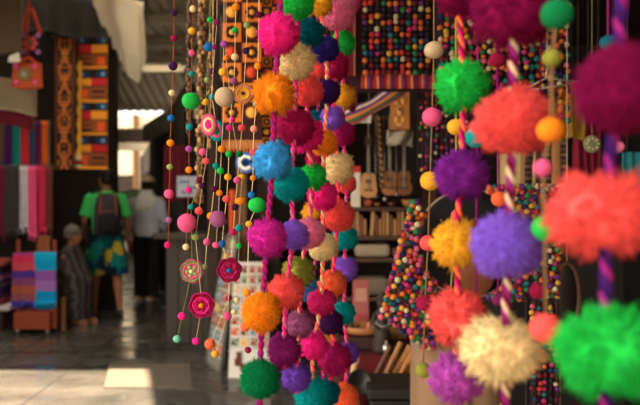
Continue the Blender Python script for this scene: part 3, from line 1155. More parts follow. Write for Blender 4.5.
clothes_rail(-52, 51, 122, 7.85, 'tall steel clothes rail holding the upper row of scarves')
clothes_rail(-52, 53, 166, 7.62, 'lower steel clothes rail in front of the taller one')
UP = [(-4, 6, (96, 78, 66), 'grey brown'), (5, 12, (76, 32, 104), 'violet'), (12, 22, (24, 150, 140), 'teal green'), (21, 29, (196, 50, 66), 'red'), (27, 37, (22, 104, 136), 'blue teal'), (35, 41, (104, 30, 90), 'plum purple'), (39, 48, (232, 112, 40), 'orange')]
for i, (x0, x1, c, nm) in enumerate(UP):
    drape('scarf', x0, x1, 121, 170 - (i % 3) * 3, 7.82 - (i % 2) * .05, mat('scarf_' + nm.replace(' ', '_'), c, 0.95, 0.2, 12),
          nm + ' scarf hanging in the upper row of the textile stall', 'scarf', 2, 0.02, fringe=0.04, taper=-0.1, group='scarves of the upper row')
LO = [(-6, 6, (110, 28, 54), 'dark red'), (5, 19, (64, 58, 62), 'charcoal'), (19, 29, (206, 200, 206), 'white'), (28, 36, (238, 88, 140), 'hot pink'), (34, 47, (204, 46, 80), 'raspberry red'), (46, 52, (120, 60, 50), 'brown')]
for i, (x0, x1, c, nm) in enumerate(LO):
    drape('shawl', x0, x1, 166, 236 - (i % 3) * 4, 7.60 - (i % 2) * .05, mat('shawl_' + nm.replace(' ', '_'), c, 0.95, 0.25, 10),
          nm + ' shawl hanging in the lower row of the textile stall', 'shawl', 2, 0.02, fringe=0.06, taper=-0.05, group='shawls of the lower row')
# bags
def bag(px0, px1, py0, py1, Y, bm, fm_, label, straps, flower_cols):
    a, c = at(px0, py0, Y), at(px1, py1, Y)
    rt = thing('embroidered_bag', ((a.x + c.x) / 2, Y, c.z), label, 'bag')
    mb = MB()
    def fn(u, v):
        return (a.x + (c.x - a.x) * (u + (u - .5) * 0.14 * v), Y - 0.05 * math.sin(math.pi * u) * (0.3 + v * .7), a.z + (c.z - a.z) * v - 0.02 * math.sin(math.pi * u) * v)
    mb.sheet(fn, 12, 10, th=0.05)
    mb.build('bag_body', bm, rt)
    mb = MB()
    ctr = (a + c) / 2
    h = (a.z - c.z)
    Mx = rotx(R(90))
    k = 0
    for i in range(6):
        an = 2 * math.pi * i / 6
        mb.sphere(ctr + Vector((h * .2 * math.cos(an), -0.055, h * .2 * math.sin(an))), (h * .11, 0.008, h * .11), 10, 6, 0)
    mb.sphere(ctr + Vector((0, -0.06, 0)), (h * .1, 0.008, h * .1), 10, 6, 1)
    for sx in (-1, 1):
        for sz in (-1, 1):
            mb.sphere(ctr + Vector((sx * (c.x - a.x) * .34, -0.04, sz * h * .33)), (h * .11, 0.008, h * .11), 10, 6, 2)
    mb.build('embroidery', flower_cols, rt)
    mb = MB()
    tp = at(straps[0], straps[1], Y)
    mb.tube([(a.x + .02, Y - .01, a.z - .02), tp + Vector((-.02, 0, 0)), tp + Vector((.02, 0, 0)), (c.x - .02, Y - .01, a.z - .02)], (0.018), 6)
    mb.tube([tp, (tp.x, tp.y, 3.6)], 0.006, 5)
    mb.build('strap', fm_, rt)
    return rt


red_s = mat('orange_red_strap', (206, 72, 44), 0.9)
bag(22, 43, 32, 57, 6.9, mat('black_bag_cloth', (34, 26, 34), 0.95), red_s, 'black embroidered shoulder bag with orange red strap, upper of two bags', (30, 9),
    [mat('embroidery_rose', (220, 96, 96), 0.9), mat('embroidery_teal', (70, 120, 130), 0.9), mat('embroidery_lilac', (176, 120, 190), 0.9)])
bag(13, 41, 63, 87, 6.8, mat('orange_bag_cloth', (200, 88, 48), 0.95), red_s, 'square orange bag with pink embroidered flower, lower of two bags', (28, 58),
    [mat('embroidery_olive', (150, 136, 84), 0.9), mat('embroidery_white', (206, 196, 190), 0.9), mat('embroidery_pink', (230, 96, 150), 0.9)])
# awning box, label, dark poles
mb = MB()
mb.slab([at(-40, -30, 6.6), at(22, -30, 6.6), at(21, 50, 6.6), at(-40, 62, 6.6)], 0.03)
o = mb.build('overhead_board', mat('brown_crate', (92, 74, 50), 0.8, 0.25, 6))
tag(o, 'brown board hung over the textile stall at the upper left corner', 'board')
mb = MB()
mb.slab([at(9, 56, 6.55), at(19, 52, 6.55), at(20, 62, 6.55), at(8, 62, 6.55)], 0.01)
tag(mb.build('price_tag', mat('white_paper', (222, 214, 200), 0.8)), 'small white paper tag under the brown overhead board', 'tag')
# hang the box from the roof
mb = MB()
for px in (0, 14):
    p = at(px, -28, 6.45)
    mb.tube([p, (p.x, p.y, 3.55)], 0.012, 6)
struct(mb.build('trim_8', steel))
# awning of the textile stall : poles and dark cloth
mb = MB()
mb.tube([at(18, 4, 7.9), at(108, 16, 7.9)], 0.03, 8)
mb.tube([at(108, 16, 7.9), at(108, 16, 7.9) + Vector((0, 0, .5))], 0.02, 8)
p = at(108, 16, 7.9)
mb.tube([at(18, 4, 7.9), (at(18, 4, 7.9).x, 7.9, 3.92)], 0.02, 8)
struct(mb.build('trim_9', steel))
mb = MB()
def fn(u, v):
    p = at(20, 3, 7.95).lerp(at(106, 15, 7.95), u)
    return p + Vector((0, 0.9 * v, 0.15 * v - 0.1 * math.sin(math.pi * v)))
mb.sheet(fn, 12, 6, th=0.006)
def fn(u, v):
    p = at(14, 2, 7.86).lerp(at(106, 14, 7.86), u)
    return p + Vector((0, .03 * math.sin(u * 30) * v, -.44 * v - .02 * math.sin(u * 12) * v + .15))
mb.sheet(fn, 40, 6, th=0.006)
tag(mb.build('stall_awning', mat('black_awning_cloth', (20, 17, 16), 0.9)), 'dark cloth awning over the textile stall', 'awning')
# folded blankets on a hung shelf
drape('folded_blanket', -10, 36, 79, 112, 7.3, mat('beige_blanket', (160, 142, 118), 0.95, 0.15, 12), 'beige blanket hung folded below the orange bag', 'blanket', 1, 0.015, th=0.04, tilt=-0.08)
drape('folded_blanket', -10, 33, 104, 126, 7.36, mat('maroon_blanket', (112, 30, 44), 0.95, 0.15, 12), 'maroon blanket hung under the beige one', 'blanket', 1, 0.015, th=0.04, tilt=-0.08)
# tapestries
def tapestry(px0, px1, py0, py1, Y, mats, label, fnpat, nu, nv, name='tapestry'):
    a, c = at(px0, py0, Y), at(px1, py1, Y)
    wd, h = c.x - a.x, a.z - c.z
    rt = thing(name, ((a.x + c.x) / 2, Y, c.z), label, 'wall hanging')
    mb = MB()
    mb.sheet(lambda u, v: (a.x + wd * u, Y + 0.012 * math.sin(3 * u + 4 * v), a.z - h * v), nu, nv, th=0.006, mfn=fnpat)
    mb.build('woven_cloth', mats, rt)
    mb = MB()
    mb.tube([(a.x - .03, Y, a.z + .01), (c.x + .03, Y, a.z + .01)], 0.013, 8)
    lab(mb.build('hanging_rod', darkwood, rt), 'dark hanging rod')
    mb = MB()
    mid = (a.x + c.x) / 2
    mb.tube([(a.x, Y, a.z + .02), (mid, Y, a.z + .2), (c.x, Y, a.z + .02)], 0.005, 5)
    mb.tube([(mid, Y, a.z + .2), (mid, Y, 3.92)], 0.004, 5)
    mb.build('cord', steel, rt)
    return rt


rg = random.Random(31)
scroll = {}
def pat_black(u, v):
    iu, iv = int(u * 16), int(v * 90)
    if iu in (0, 15):
        return 2
    if iu in (1, 14):
        return 3 if iv % 2 else 2
    if iu in (2, 13):
        return 1
    # mirrored scrolling stems and blooms
    x = abs(u - .5) * 2
    t = v * 2 * math.pi * 5
    s_ = abs(x - (0.32 + 0.26 * math.sin(t)))
    fl = math.hypot((x - 0.0) * 0.9, ((v * 5) % 1 - .5) * 1.7)
    if fl < 0.22:
        return 3 if fl < .12 else 0
    if s_ < 0.13:
        return 0 if (iv % 3) else 3
    k = scroll.setdefault((iu if iu < 8 else 15 - iu, iv), rg.random())
    return 0 if k > .82 else 1
tapestry(54, 75, 37, 169, 8.0, [mat('tapestry_orange', (202, 118, 58), 0.95), mat('tapestry_black', (34, 24, 22), 0.95), mat('tapestry_edge', (54, 40, 32), 0.95), mat('tapestry_rust', (150, 76, 40), 0.95)],
         'tall black tapestry with orange scrolling flowers, beside the yellow strip', pat_black, 16, 90)
def pat_strip(u, v):
    iv = int(v * 60)
    if v > .88:
        return (0, 3, 1, 2, 1, 3)[iv % 6]
    zz = abs(((v * 7.5) % 1) - .5) * 2
    return 1 if u < 0.25 + .35 * (zz if v < .86 else 0) else 0
tapestry(74.5, 81.5, 60, 167, 8.05, [mat('strip_yellow', (236, 170, 56), 0.95), mat('tapestry_black', (34, 24, 22)), mat('strip_red', (190, 50, 40), 0.95), mat('strip_cream', (220, 206, 170), 0.95)],
         'narrow yellow woven strip with black zigzag edge between two tapestries', pat_strip, 10, 120, 'woven_strip')
GE = [mat('geo_amber', (240, 158, 48), 0.95), mat('geo_brown', (146, 84, 44), 0.95), mat('geo_black', (36, 26, 28), 0.95), mat('geo_navy', (34, 56, 92), 0.95), mat('geo_skyblue', (104, 160, 204), 0.95), mat('geo_red', (198, 42, 50), 0.95), mat('geo_orange', (238, 92, 44), 0.95)]
def pat_geo(u, v):
    f = (v * 4) % 1.0
    if f < 0.27:                        # navy band with sky blue eyes
        g = abs(u - .5)
        if f < .05 or f > .23:
            return 2
        return 4 if .28 < g < .42 and .08 < f < .2 else (3 if g > .14 else 2)
    if f < 0.50:                        # amber and red blocks
        k = int(v * 4) % 2
        return (0 if (u > .45) != bool(k) else 5)
    if f < 0.54:
        return 2
    k = int(v * 4) % 2
    uu = u if k else 1 - u
    if uu < .36:                        # orange square on brown
        return 6 if .60 < f < .86 and .08 < uu < .32 else (0 if f > .9 else 1)
    if .64 < f < .70 or .80 < f < .86:
        return 2 if uu > .52 and uu < .9 else 1
    return 1 if f < .92 else 0
tapestry(77.5, 107.5, 36, 169, 8.12, GE, 'geometric woven banner in amber, red and navy blocks', pat_geo, 24, 110)
# torn white tarp by the lane
tarpm = mat('dirty_white_tarp', (222, 212, 194), 0.85, 0.15, 4)
_nt = tarpm.node_tree
_tr = _nt.nodes.new('ShaderNodeBsdfTranslucent')
_tr.inputs['Color'].default_value = (.75, .70, .60, 1)
_mx = _nt.nodes.new('ShaderNodeMixShader')
_mx.inputs[0].default_value = 0.45
_nt.links.new(_nt.nodes['Principled BSDF'].outputs[0], _mx.inputs[1])
_nt.links.new(_tr.outputs[0], _mx.inputs[2])
_nt.links.new(_mx.outputs[0], _nt.nodes['Material Output'].inputs[0])
pl = [(92, -14), (93, 2), (95, 10), (101, 24), (106, 30), (109, 36), (111, 45), (116, 52), (119, 60), (123, 66), (126, 76)]
pr = [(130, -14), (130, 0), (131, 8), (132, 16), (133, 24), (134, 34), (134.5, 42), (135, 48), (133, 56), (130, 66), (127.5, 76)]
mb = MB()
def interp(P, t):
    s_ = t * (len(P) - 1)
    i = min(int(s_), len(P) - 2)
    f = s_ - i
    return (P[i][0] * (1 - f) + P[i + 1][0] * f, P[i][1] * (1 - f) + P[i + 1][1] * f)
def fn(u, v):
    l, r_ = interp(pl, v), interp(pr, v)
    px, py = l[0] + (r_[0] - l[0]) * u, l[1] + (r_[1] - l[1]) * u
    Y = 6.9 + 0.10 * math.sin(u * 9 + v * 2) * (1 - .4 * v) + 0.5 * u
    return at(px, py, 6.9) + Vector((0, Y - 6.9, 0.02 * math.sin(v * 40) * (1 - u)))
mb.sheet(fn, 24, 30, th=0.004)
tag(mb.build('torn_tarp', tarpm), 'torn off white tarp hanging over the lane by the geometric banner', 'tarp')
mb = MB()
mb.tube([at(90, -14, 6.9), at(132, -14, 6.9) + Vector((0, .5, 0))], 0.02, 8)
mb.tube([at(90, -14, 6.9), (at(90, -14, 6.9).x, 6.9, 3.92)], 0.012, 8)
struct(mb.build('trim_10', steel))

# display chair on castors with two shawls over its back
ty = 7.3
p = at(33, 334, ty)
ch = thing('rolling_display_stand', (p.x, ty, 0), 'red brown wooden stand on castors carrying two shawls in front of the textile stall', 'stand')
redwood = mat('red_brown_wood', (150, 68, 42), 0.6, 0.2, 12)
a, c = at(15, 312, ty), at(51, 329, ty)
mb = MB()
mb.box(((a.x + c.x) / 2, ty + .12, (a.z + c.z) / 2), (c.x - a.x, 0.32, a.z - c.z), bev=0.01)
mb.build('base_drawer', redwood, ch)
for px in (16.5, 53):
    q = at(px, 240, ty)
    mb = MB()
    mb.box((q.x, ty + .05, (q.z + c.z) / 2), (0.035, 0.035, q.z - c.z), bev=0.005)
    mb.build('upright', redwood, ch)
mb = MB()
q0, q1 = at(14, 254, ty), at(56, 252, ty)
mb.tube([q0 + Vector((0, .05, 0)), q1 + Vector((0, .05, 0))], 0.014, 8)
mb.build('cross_bar', redwood, ch)
for px in (18, 48):
    for dy in (0.0, 0.24):
        q = at(px, 330, ty)
        mb = MB()
        mb.lathe([(0.03, -.012), (0.034, 0), (0.03, .012)], (q.x, ty + dy, 0.036), 14, 0, roty(R(90)))
        mb.box((q.x, ty + dy, 0.07), (0.02, 0.03, 0.05), mi=0)
        lab(mb.build('castor', mat('grey_castor', (150, 140, 128), 0.5), ch), 'grey castor')
sm1 = stripe_mat('shawl_pink_violet', [(214, 54, 96), (160, 60, 150), (70, 60, 160), (150, 84, 90), (176, 90, 70), (140, 70, 120), (84, 50, 140), (206, 80, 90)], 2, 0.62, 0.95, 0.06, 0.1)
drape('folded_shawl', 13, 36, 253, 305, ty - 0.03, sm1, 'pink and violet striped shawl folded over the rolling stand', 'shawl', 2, 0.015, fringe=0.05, taper=-0.12)
sm2 = stripe_mat('shawl_turquoise', [(20, 170, 222), (20, 150, 206), (166, 110, 184), (150, 90, 170), (20, 160, 214), (24, 176, 224)], 2, 0.62, 0.95, 0.02, 0.0)
drape('folded_shawl', 34, 56, 252, 303, ty - 0.04, sm2, 'turquoise shawl with lilac band folded over the rolling stand', 'shawl', 1, 0.012, fringe=0.06)
drape('stool_bag', 38, 50, 236, 253, ty + .12, mat('tan_leather_pouch', (150, 84, 50), 0.7), 'brown pouch hanging behind the turquoise shawl', 'pouch', 1, 0.02, th=0.05)
# folded textiles piled by the stall
base = MB()
a, c = at(-30, 300, 7.7), at(13, 300, 7.7)
base.box(((a.x + c.x) / 2, 7.72, 0.10), (c.x - a.x, 0.55, 0.20), bev=0.01)
tag(base.build('low_platform', darkwood), 'dark low platform under the pile of folded textiles', 'platform')
z = 0.20
for i, (cl, nm, h) in enumerate([((214, 200, 196), 'white and grey', .07), ((122, 40, 66), 'wine red', .07), ((70, 44, 110), 'violet', .09), ((48, 40, 62), 'dark blue', .08), ((110, 60, 100), 'mauve', .08), ((60, 34, 54), 'dark plum', .08), ((150, 70, 60), 'brick red', .07)]):
    mb = MB()
    x0, x1 = a.x, c.x - 0.02 * (i % 3) + (.05 if i == 0 else 0)
    mb.box(((x0 + x1) / 2, 7.70, z + h / 2), (x1 - x0, 0.42, h * .96), bev=h * .38)
    o = mb.build('folded_textile', mat('textile_' + nm.replace(' ', '_'), cl, 0.95, 0.3, 10))
    tag(o, '%s folded textile, %s from the bottom of the pile on the platform' % (nm, ORD[i]), 'textile', 'folded textiles on the platform')
    z += h

# ------------------------------------------------------------------ people
skinm = mat('skin_brown', (150, 98, 70), 0.6, 0.08, 20, sss=0.1)
hairm = mat('black_hair', (24, 19, 17), 0.6, 0.3, 60)


def remeshed(mb, name, m, parent, voxel=0.012, smooth=4, org=None):
    """fuse overlapping solids into one continuous skin"""
    tmp = bpy.data.objects.new(name, mb.mesh(name + '_src'))
    col.objects.link(tmp)
    md = tmp.modifiers.new('r', 'REMESH')
    md.mode = 'VOXEL'
    md.voxel_size = voxel
    md.use_smooth_shade = True
    if smooth:
        s2 = tmp.modifiers.new('s', 'SMOOTH')
        s2.iterations = smooth
        s2.factor = 0.5
    dg = bpy.context.evaluated_depsgraph_get()
    me = bpy.data.meshes.new_from_object(tmp.evaluated_get(dg))
    bpy.data.objects.remove(tmp)
    me.name = name
    me.materials.clear()
    me.materials.append(m)
    me.polygons.foreach_set('material_index', [0] * len(me.polygons))
    o = bpy.data.objects.new(name, me)
    col.objects.link(o)
    o.parent = parent
    return o


def hand(mb, wrist, d, up, s=1.0):
    """palm, four bent fingers and a thumb; d points along the fingers, up across the palm"""
    d = Vector(d).normalized()
    up = (Vector(up) - d * Vector(up).dot(d)).normalized()
    nrm = d.cross(up).normalized()
    wrist = Vector(wrist)
    mb.tube([wrist - d * .02, wrist + d * .03, wrist + d * .075 * s, wrist + d * .095 * s], [(0.024, .02), (0.018, .034), (0.016, .04), (0.012, .036)], 10) if False else None
    mb.sphere(wrist + d * .048 * s, (0.042 * s, 0.054 * s, 0.017 * s), 12, 8, 0, Matrix((up, d, nrm)).transposed())
    for i, ln in enumerate((0.068, 0.078, 0.072, 0.056)):
        b0 = wrist + d * .080 * s + up * (0.030 - 0.020 * i) * s
        k1 = b0 + d * ln * .5 * s + nrm * .006
        k2 = k1 + (d * .8 + nrm * .6).normalized() * ln * .32 * s
        k3 = k2 + (d * .5 + nrm * .85).normalized() * ln * .26 * s
        mb.tube([b0 - d * .03, b0, k1, k2, k3], [.009, .0095, .009, .008, .006], 7)
    t0 = wrist + d * .025 * s + up * .030 * s
    mb.tube([t0 - up * .02, t0, t0 + (up * .7 + d * .7) * .035 * s, t0 + (up * .45 + d * .9 + nrm * .2) * .065 * s], [.012, .012, .0105, .007], 7)


def head(mb, c, f, s=1.0):
    """head with brow, nose, mouth, chin, ears; f = facing angle around z (0 faces +y)"""
    M = rotz(f)
    c = Vector(c)
    def P(x, y, z):
        return c + M @ Vector((x * s, y * s, z * s))
    mb.sphere(P(0, -0.012, 0.022), (0.075 * s, 0.094 * s, 0.095 * s), 16, 12, 0, M)
    mb.sphere(P(0, 0.028, -0.04), (0.056 * s, 0.060 * s, 0.075 * s), 14, 10, 0, M)
    mb.sphere(P(0, 0.058, -0.092), (0.024 * s, 0.022 * s, 0.02 * s), 10, 8, 0, M)
    mb.tube([P(0, 0.082, 0.02), P(0, 0.098, -0.012), P(0, 0.105, -0.028), P(0, 0.085, -0.036)], [.010 * s, .013 * s, .016 * s, .010 * s], 8)
    mb.sphere(P(0, 0.078, 0.032), (0.05 * s, 0.014 * s, 0.012 * s), 10, 8, 0, M)
    mb.sphere(P(0, 0.080, -0.062), (0.026 * s, 0.014 * s, 0.013 * s), 10, 8, 0, M)
    for sx in (-1, 1):
        mb.sphere(P(sx * 0.036, 0.066, -0.022), (0.024 * s, 0.02 * s, 0.02 * s), 10, 8, 0, M)
        mb.sphere(P(sx * 0.078, -0.008, -0.008), (0.010 * s, 0.020 * s, 0.034 * s), 10, 8, 0, M)
    return P


def face(P, parent, s=1.0):
    org = Vector((0, 0, 0))
    for sx in (-1, 1):
        mb = MB()
        mb.sphere(P(sx * 0.033, 0.076, 0.006), 0.0125 * s, 10, 8)
        lab(mb.build('eye', mat('dark_eye', (30, 20, 16), 0.3), parent), 'dark eye')
    mb = MB()
    mb.tube([P(-.022, .086, -.062), P(0, .096, -.061), P(.022, .086, -.062)], [.003, .006, .003], 8)
    lab(mb.build('lips', mat('lips_brown', (136, 66, 54), 0.5), parent), 'closed lips')


def local_root(name, loc, rz, s, label):
    """person root; children are modelled around the origin"""
    o = bpy.data.objects.new(name, None)
    o.empty_display_size = 0.1
    col.objects.link(o)
    o.location = loc
    o.rotation_euler = (0, 0, rz)
    o.scale = (s, s, s)
    o['_o'] = (0, 0, 0)
    return tag(o, label, 'person')


# --- walking backpacker in green, seen from behind (faces +y, slightly left)
man = local_root('person', (at(106, 316, 8.6).x, 8.6, 0), R(18), 1.0, 'person in green T-shirt and patterned shorts with a backpack, walking up the lane')
LH, RH = Vector((-.10, 0, .92)), Vector((.10, 0, .92))
LK, RK = Vector((-.12, .04, .50)), Vector((.13, -.02, .49))
LA, RA = Vector((-.14, -.02, .09)), Vector((.15, -.22, .13))
mb = MB()
mb.stack([(0, 0, .86, .15, .105), (0, 0, .96, .165, .115), (0, .01, 1.08, .145, .10), (0, .01, 1.22, .165, .11), (0, 0, 1.36, .185, .105), (0, 0, 1.43, .15, .085), (0, 0, 1.48, .07, .06)], 18)
mb.tube([(0, 0, 1.44), (0, .012, 1.58)], [.058, .052], 12)
Ph = head(mb, (-.005, .03, 1.645), R(38), 1.0)
for h_, k_, a_ in ((LH, LK, LA), (RH, RK, RA)):
    mb.tube([h_, h_.lerp(k_, .5), k_, k_.lerp(a_, .3) + Vector((0, -.012, 0)), k_.lerp(a_, .6), a_], [.088, .076, .056, .058, .046, .036], 12)
# feet : left flat, right with raised heel
mb.tube([LA + Vector((0, -.05, -.05)), LA + Vector((0, .03, -.045)), LA + Vector((-.01, .12, -.062)), LA + Vector((-.01, .19, -.07))], [(.032, .036), (.036, .042), (.026, .046), (.016, .036)], 10)
mb.tube([RA + Vector((0, -.045, -.03)), RA + Vector((0, .02, -.055)), RA + Vector((.01, .11, -.09)), RA + Vector((.01, .17, -.105))], [(.032, .036), (.036, .042), (.026, .046), (.016, .036)], 10)
arms = [([Vector((-.18, 0, 1.40)), Vector((-.25, -.01, 1.13)), Vector((-.235, .17, .97))], -1), ([Vector((.18, 0, 1.40)), Vector((.25, -.04, 1.12)), Vector((.255, .05, .88))], 1)]
for (s0, e0, w0), sg in arms:
    mb.tube([s0, s0.lerp(e0, .5), e0, e0.lerp(w0, .4), w0], [.056, .047, .038, .037, .026], 12)
    hand(mb, w0, (w0 - e0), (-sg * .3, 1, 0.2))
remeshed(mb, 'body', skinm, man, 0.0095, 3)
face(Ph, man)
mb = MB()
Mh = rotz(R(38))
for i in range(5):
    pass
mb.sphere((-.005 + .012, .03 - .02, 1.675), (.084, .100, .094), 18, 12, 0, Mh)
mb.sphere((.012, -.02, 1.63), (.076, .075, .075), 14, 10, 0, Mh)
remeshed(mb, 'hair', hairm, man, 0.012, 2)
mb = MB()
mb.stack([(0, 0, .90, .178, .130), (0, 0, .98, .178, .128), (0, .01, 1.08, .168, .120), (0, .01, 1.22, .185, .128), (0, 0, 1.36, .205, .122), (0, 0, 1.44, .165, .10), (0, 0, 1.49, .075, .07)], 20)
for (s0, e0, w0), sg in arms:
    mb.tube([s0 + Vector((-sg * .03, 0, .02)), s0, s0.lerp(e0, .45), s0.lerp(e0, .82)], [.068, .074, .070, .072], 14)
remeshed(mb, 'shirt', mat('green_jersey', (60, 190, 96), 0.9, 0.15, 8, 0.3), man, 0.012, 3)
mb = MB()
mb.stack([(0, 0, .80, .19, .14), (0, 0, .90, .190, .140), (0, 0, .99, .176, .126)], 18)
for h_, k_, sg in ((LH, LK, -1), (RH, RK, 1)):
    hem = h_.lerp(k_, 1.04)
    mb.tube([h_ + Vector((0, 0, .03)), h_.lerp(k_, .5) + Vector((sg * .012, 0, 0)), hem + Vector((sg * .012, 0, 0))], [.105, .118, .128], 16)
remeshed(mb, 'shorts', cell_mat('print_shorts', [(14, 84, 92), (22, 116, 112), (20, 40, 52), (196, 172, 60), (30, 120, 90), (16, 60, 90), (14, 30, 40)], 7.5, stretch=(1.2, 1.2, .8)), man, 0.012, 2)
for A_, dz, sg in ((LA, 0, -1), (RA, 0, 1)):
    mb = MB()
    if sg < 0:
        mb.slab([A_ + Vector((-.045, -.085, -.088)), A_ + Vector((.045, -.085, -.088)), A_ + Vector((.045, .21, -.088)), A_ + Vector((-.055, .21, -.088))], 0.022)
        pts = [A_ + Vector((-.05, .09, -.07)), A_ + Vector((0, .10, -.03)), A_ + Vector((.045, .09, -.07))]
    else:
        mb.slab([A_ + Vector((-.045, -.08, -.075)), A_ + Vector((.045, -.08, -.075)), A_ + Vector((.05, .20, -.128)), A_ + Vector((-.04, .20, -.128))], 0.022)
        pts = [A_ + Vector((-.04, .07, -.09)), A_ + Vector((.005, .08, -.05)), A_ + Vector((.05, .07, -.09))]
    mb.tube(pts, (.007), 6)
    mb.build('sandal', mat('dark_sandal', (52, 40, 32), 0.7), man)
# backpack : a thing of its own, worn on the back
bp = local_root('backpack', man.location + rotz(R(18)) @ Vector((0, -.04, 0)), R(18), 1.0, 'dark grey and black backpack on the back of the person in green')
bp['category'] = 'backpack'
mb = MB()
mb.stack([(0.01, -.215, .96, .13, .085), (0.01, -.225, 1.0, .155, .105), (0.01, -.225, 1.15, .160, .105), (0.01, -.215, 1.32, .150, .095), (0.01, -.195, 1.43, .115, .07), (0.01, -.185, 1.46, .07, .04)], 20)
grey_pack = mat('dark_grey_pack', (56, 54, 58), 0.8, 0.25, 14)
remeshed(mb, 'pack_body', grey_pack, bp, 0.012, 2)
mb = MB()
mb.stack([(0.01, -.315, .99, .10, .03), (0.01, -.325, 1.03, .115, .045), (0.01, -.325, 1.17, .115, .045), (0.01, -.315, 1.22, .09, .03)], 16)
lab(mb.build('front_pocket', mat('black_pack', (30, 28, 32), 0.8), bp), 'black front pocket')
mb = MB()
for sx in (-.09, .10):
    mb.tube([(sx + .01, -.32, 1.0), (sx + .01, -.335, 1.15), (sx * .9 + .01, -.305, 1.36), (sx * .8, -.22, 1.46)], [(.006, .012)] * 4, 6)
mb.tube([(-.10, -.335, 1.25), (.12, -.335, 1.25)], (.006), 6)
lab(mb.build('piping', mat('rust_piping', (140, 72, 60), 0.8), bp), 'rust red piping')
for sx in (-1, 1):
    mb = MB()
    mb.tube([(sx * .085, -.14, 1.47), (sx * .10, -.02, 1.515), (sx * .12, .13, 1.44), (sx * .14, .18, 1.28), (sx * .215, .06, 1.10), (sx * .17, -.15, 1.00)], [(.009, .024)] * 6, 8)
    mb.build('shoulder_strap', mat('black_pack', (30, 28, 32)), bp)

# --- person in grey shirt and black trousers
m2 = local_root('person', (at(147, 301.5, 9.74).x, 9.74, 0), R(-6), 0.985, 'person in grey shirt and black trousers walking away, pale cap and white neck cloth')
LH, RH = Vector((-.09, 0, .90)), Vector((.09, 0, .90))
LK, RK = Vector((-.10, .05, .48)), Vector((.10, -.03, .48))
LA, RA = Vector((-.10, .05, .09)), Vector((.11, -.16, .12))
mb = MB()
mb.stack([(0, 0, .86, .15, .105), (0, 0, .96, .16, .11), (0, .01, 1.08, .145, .10), (0, .01, 1.22, .165, .11), (0, 0, 1.36, .19, .105), (0, 0, 1.43, .15, .085), (0, 0, 1.48, .07, .06)], 18)
mb.tube([(0, 0, 1.44), (0, .012, 1.58)], [.06, .054], 12)
Ph = head(mb, (0, .03, 1.635), R(-12), 1.0)
for h_, k_, a_ in ((LH, LK, LA), (RH, RK, RA)):
    mb.tube([h_, h_.lerp(k_, .5), k_, k_.lerp(a_, .3), k_.lerp(a_, .6), a_], [.085, .072, .054, .054, .044, .036], 12)
mb.tube([LA + Vector((0, -.05, -.05)), LA + Vector((0, .03, -.045)), LA + Vector((0, .12, -.062)), LA + Vector((0, .19, -.07))], [(.03, .034), (.034, .04), (.026, .042), (.016, .034)], 10)
mb.tube([RA + Vector((0, -.045, -.02)), RA + Vector((0, .02, -.045)), RA + Vector((0, .11, -.085)), RA + Vector((0, .17, -.098))], [(.03, .034), (.034, .04), (.026, .042), (.016, .034)], 10)
arms = [([Vector((-.19, 0, 1.39)), Vector((-.26, -.03, 1.12)), Vector((-.20, .15, .95))], -1), ([Vector((.19, 0, 1.39)), Vector((.26, -.02, 1.12)), Vector((.19, .16, .97))], 1)]
for (s0, e0, w0), sg in arms:
    mb.tube([s0, s0.lerp(e0, .5), e0, e0.lerp(w0, .4), w0], [.056, .047, .038, .036, .026], 12)
    hand(mb, w0, (w0 - e0), (-sg * .3, 0.6, 0.6))
remeshed(mb, 'body', skinm, m2, 0.0095, 3)
face(Ph, m2)
mb = MB()
mb.sphere((.002, .01, 1.645), (.084, .098, .085), 18, 12, 0, rotz(R(-12)))
mb.sphere((.0, -.022, 1.60), (.072, .066, .07), 14, 10)
remeshed(mb, 'hair', hairm, m2, 0.012, 2)
mb = MB()
mb.sphere((.002, .012, 1.690), (.093, .106, .070), 20, 12, 0, rotz(R(-12)))
mb.sphere((.035, .115, 1.675), (.06, .065, .012), 14, 8, 0, rotz(R(-12)))
lab(remeshed(mb, 'cap', mat('beige_cap', (212, 184, 150), 0.9, 0.1, 30), m2, 0.01, 2), 'pale beige cap')
mb = MB()
mb.stack([(0, 0, .89, .182, .132), (0, 0, .98, .176, .128), (0, .01, 1.08, .168, .120), (0, .01, 1.22, .188, .130), (0, 0, 1.36, .212, .124), (0, 0, 1.44, .165, .10), (0, 0, 1.50, .075, .07)], 20)
for (s0, e0, w0), sg in arms:
    mb.tube([s0 + Vector((-sg * .03, 0, .02)), s0, s0.lerp(e0, .5), e0, e0.lerp(w0, .5), e0.lerp(w0, .9)], [.066, .072, .062, .056, .052, .044], 14)
remeshed(mb, 'shirt', stripe_mat('grey_striped_shirt', [(206, 206, 216), (220, 220, 228), (190, 192, 202)], 0, 0.035, 0.9), m2, 0.012, 3)
mb = MB()
mb.stack([(0, 0, .80, .185, .138), (0, 0, .90, .176, .130), (0, 0, .95, .170, .124)], 18)
for h_, k_, a_, sg in ((LH, LK, LA, -1), (RH, RK, RA, 1)):
    mb.tube([h_ + Vector((0, 0, .03)), h_.lerp(k_, .5), k_, k_.lerp(a_, .5), a_ + Vector((0, 0, -.03))], [.105, .108, .104, .102, .104], 16)
remeshed(mb, 'trousers', mat('black_trousers', (22, 19, 20), 0.9, 0.2, 8), m2, 0.013, 3)
mb = MB()
mb.stack([(-.02, -.10, 1.28, .075, .05), (0, -.105, 1.34, .13, .045), (.01, -.085, 1.42, .15, .065), (0, -.03, 1.50, .10, .085), (0, 0, 1.545, .08, .08)], 18)
for i in range(7):
    x = -.10 + .033 * i
    mb.tube([(x, -.125, 1.35), (x * 1.05, -.14, 1.24 + .035 * (i % 3))], [.02, .01], 7)
lab(remeshed(mb, 'neck_cloth', mat('white_cloth', (236, 230, 220), 0.9), m2, 0.01, 2), 'white cloth round the neck')
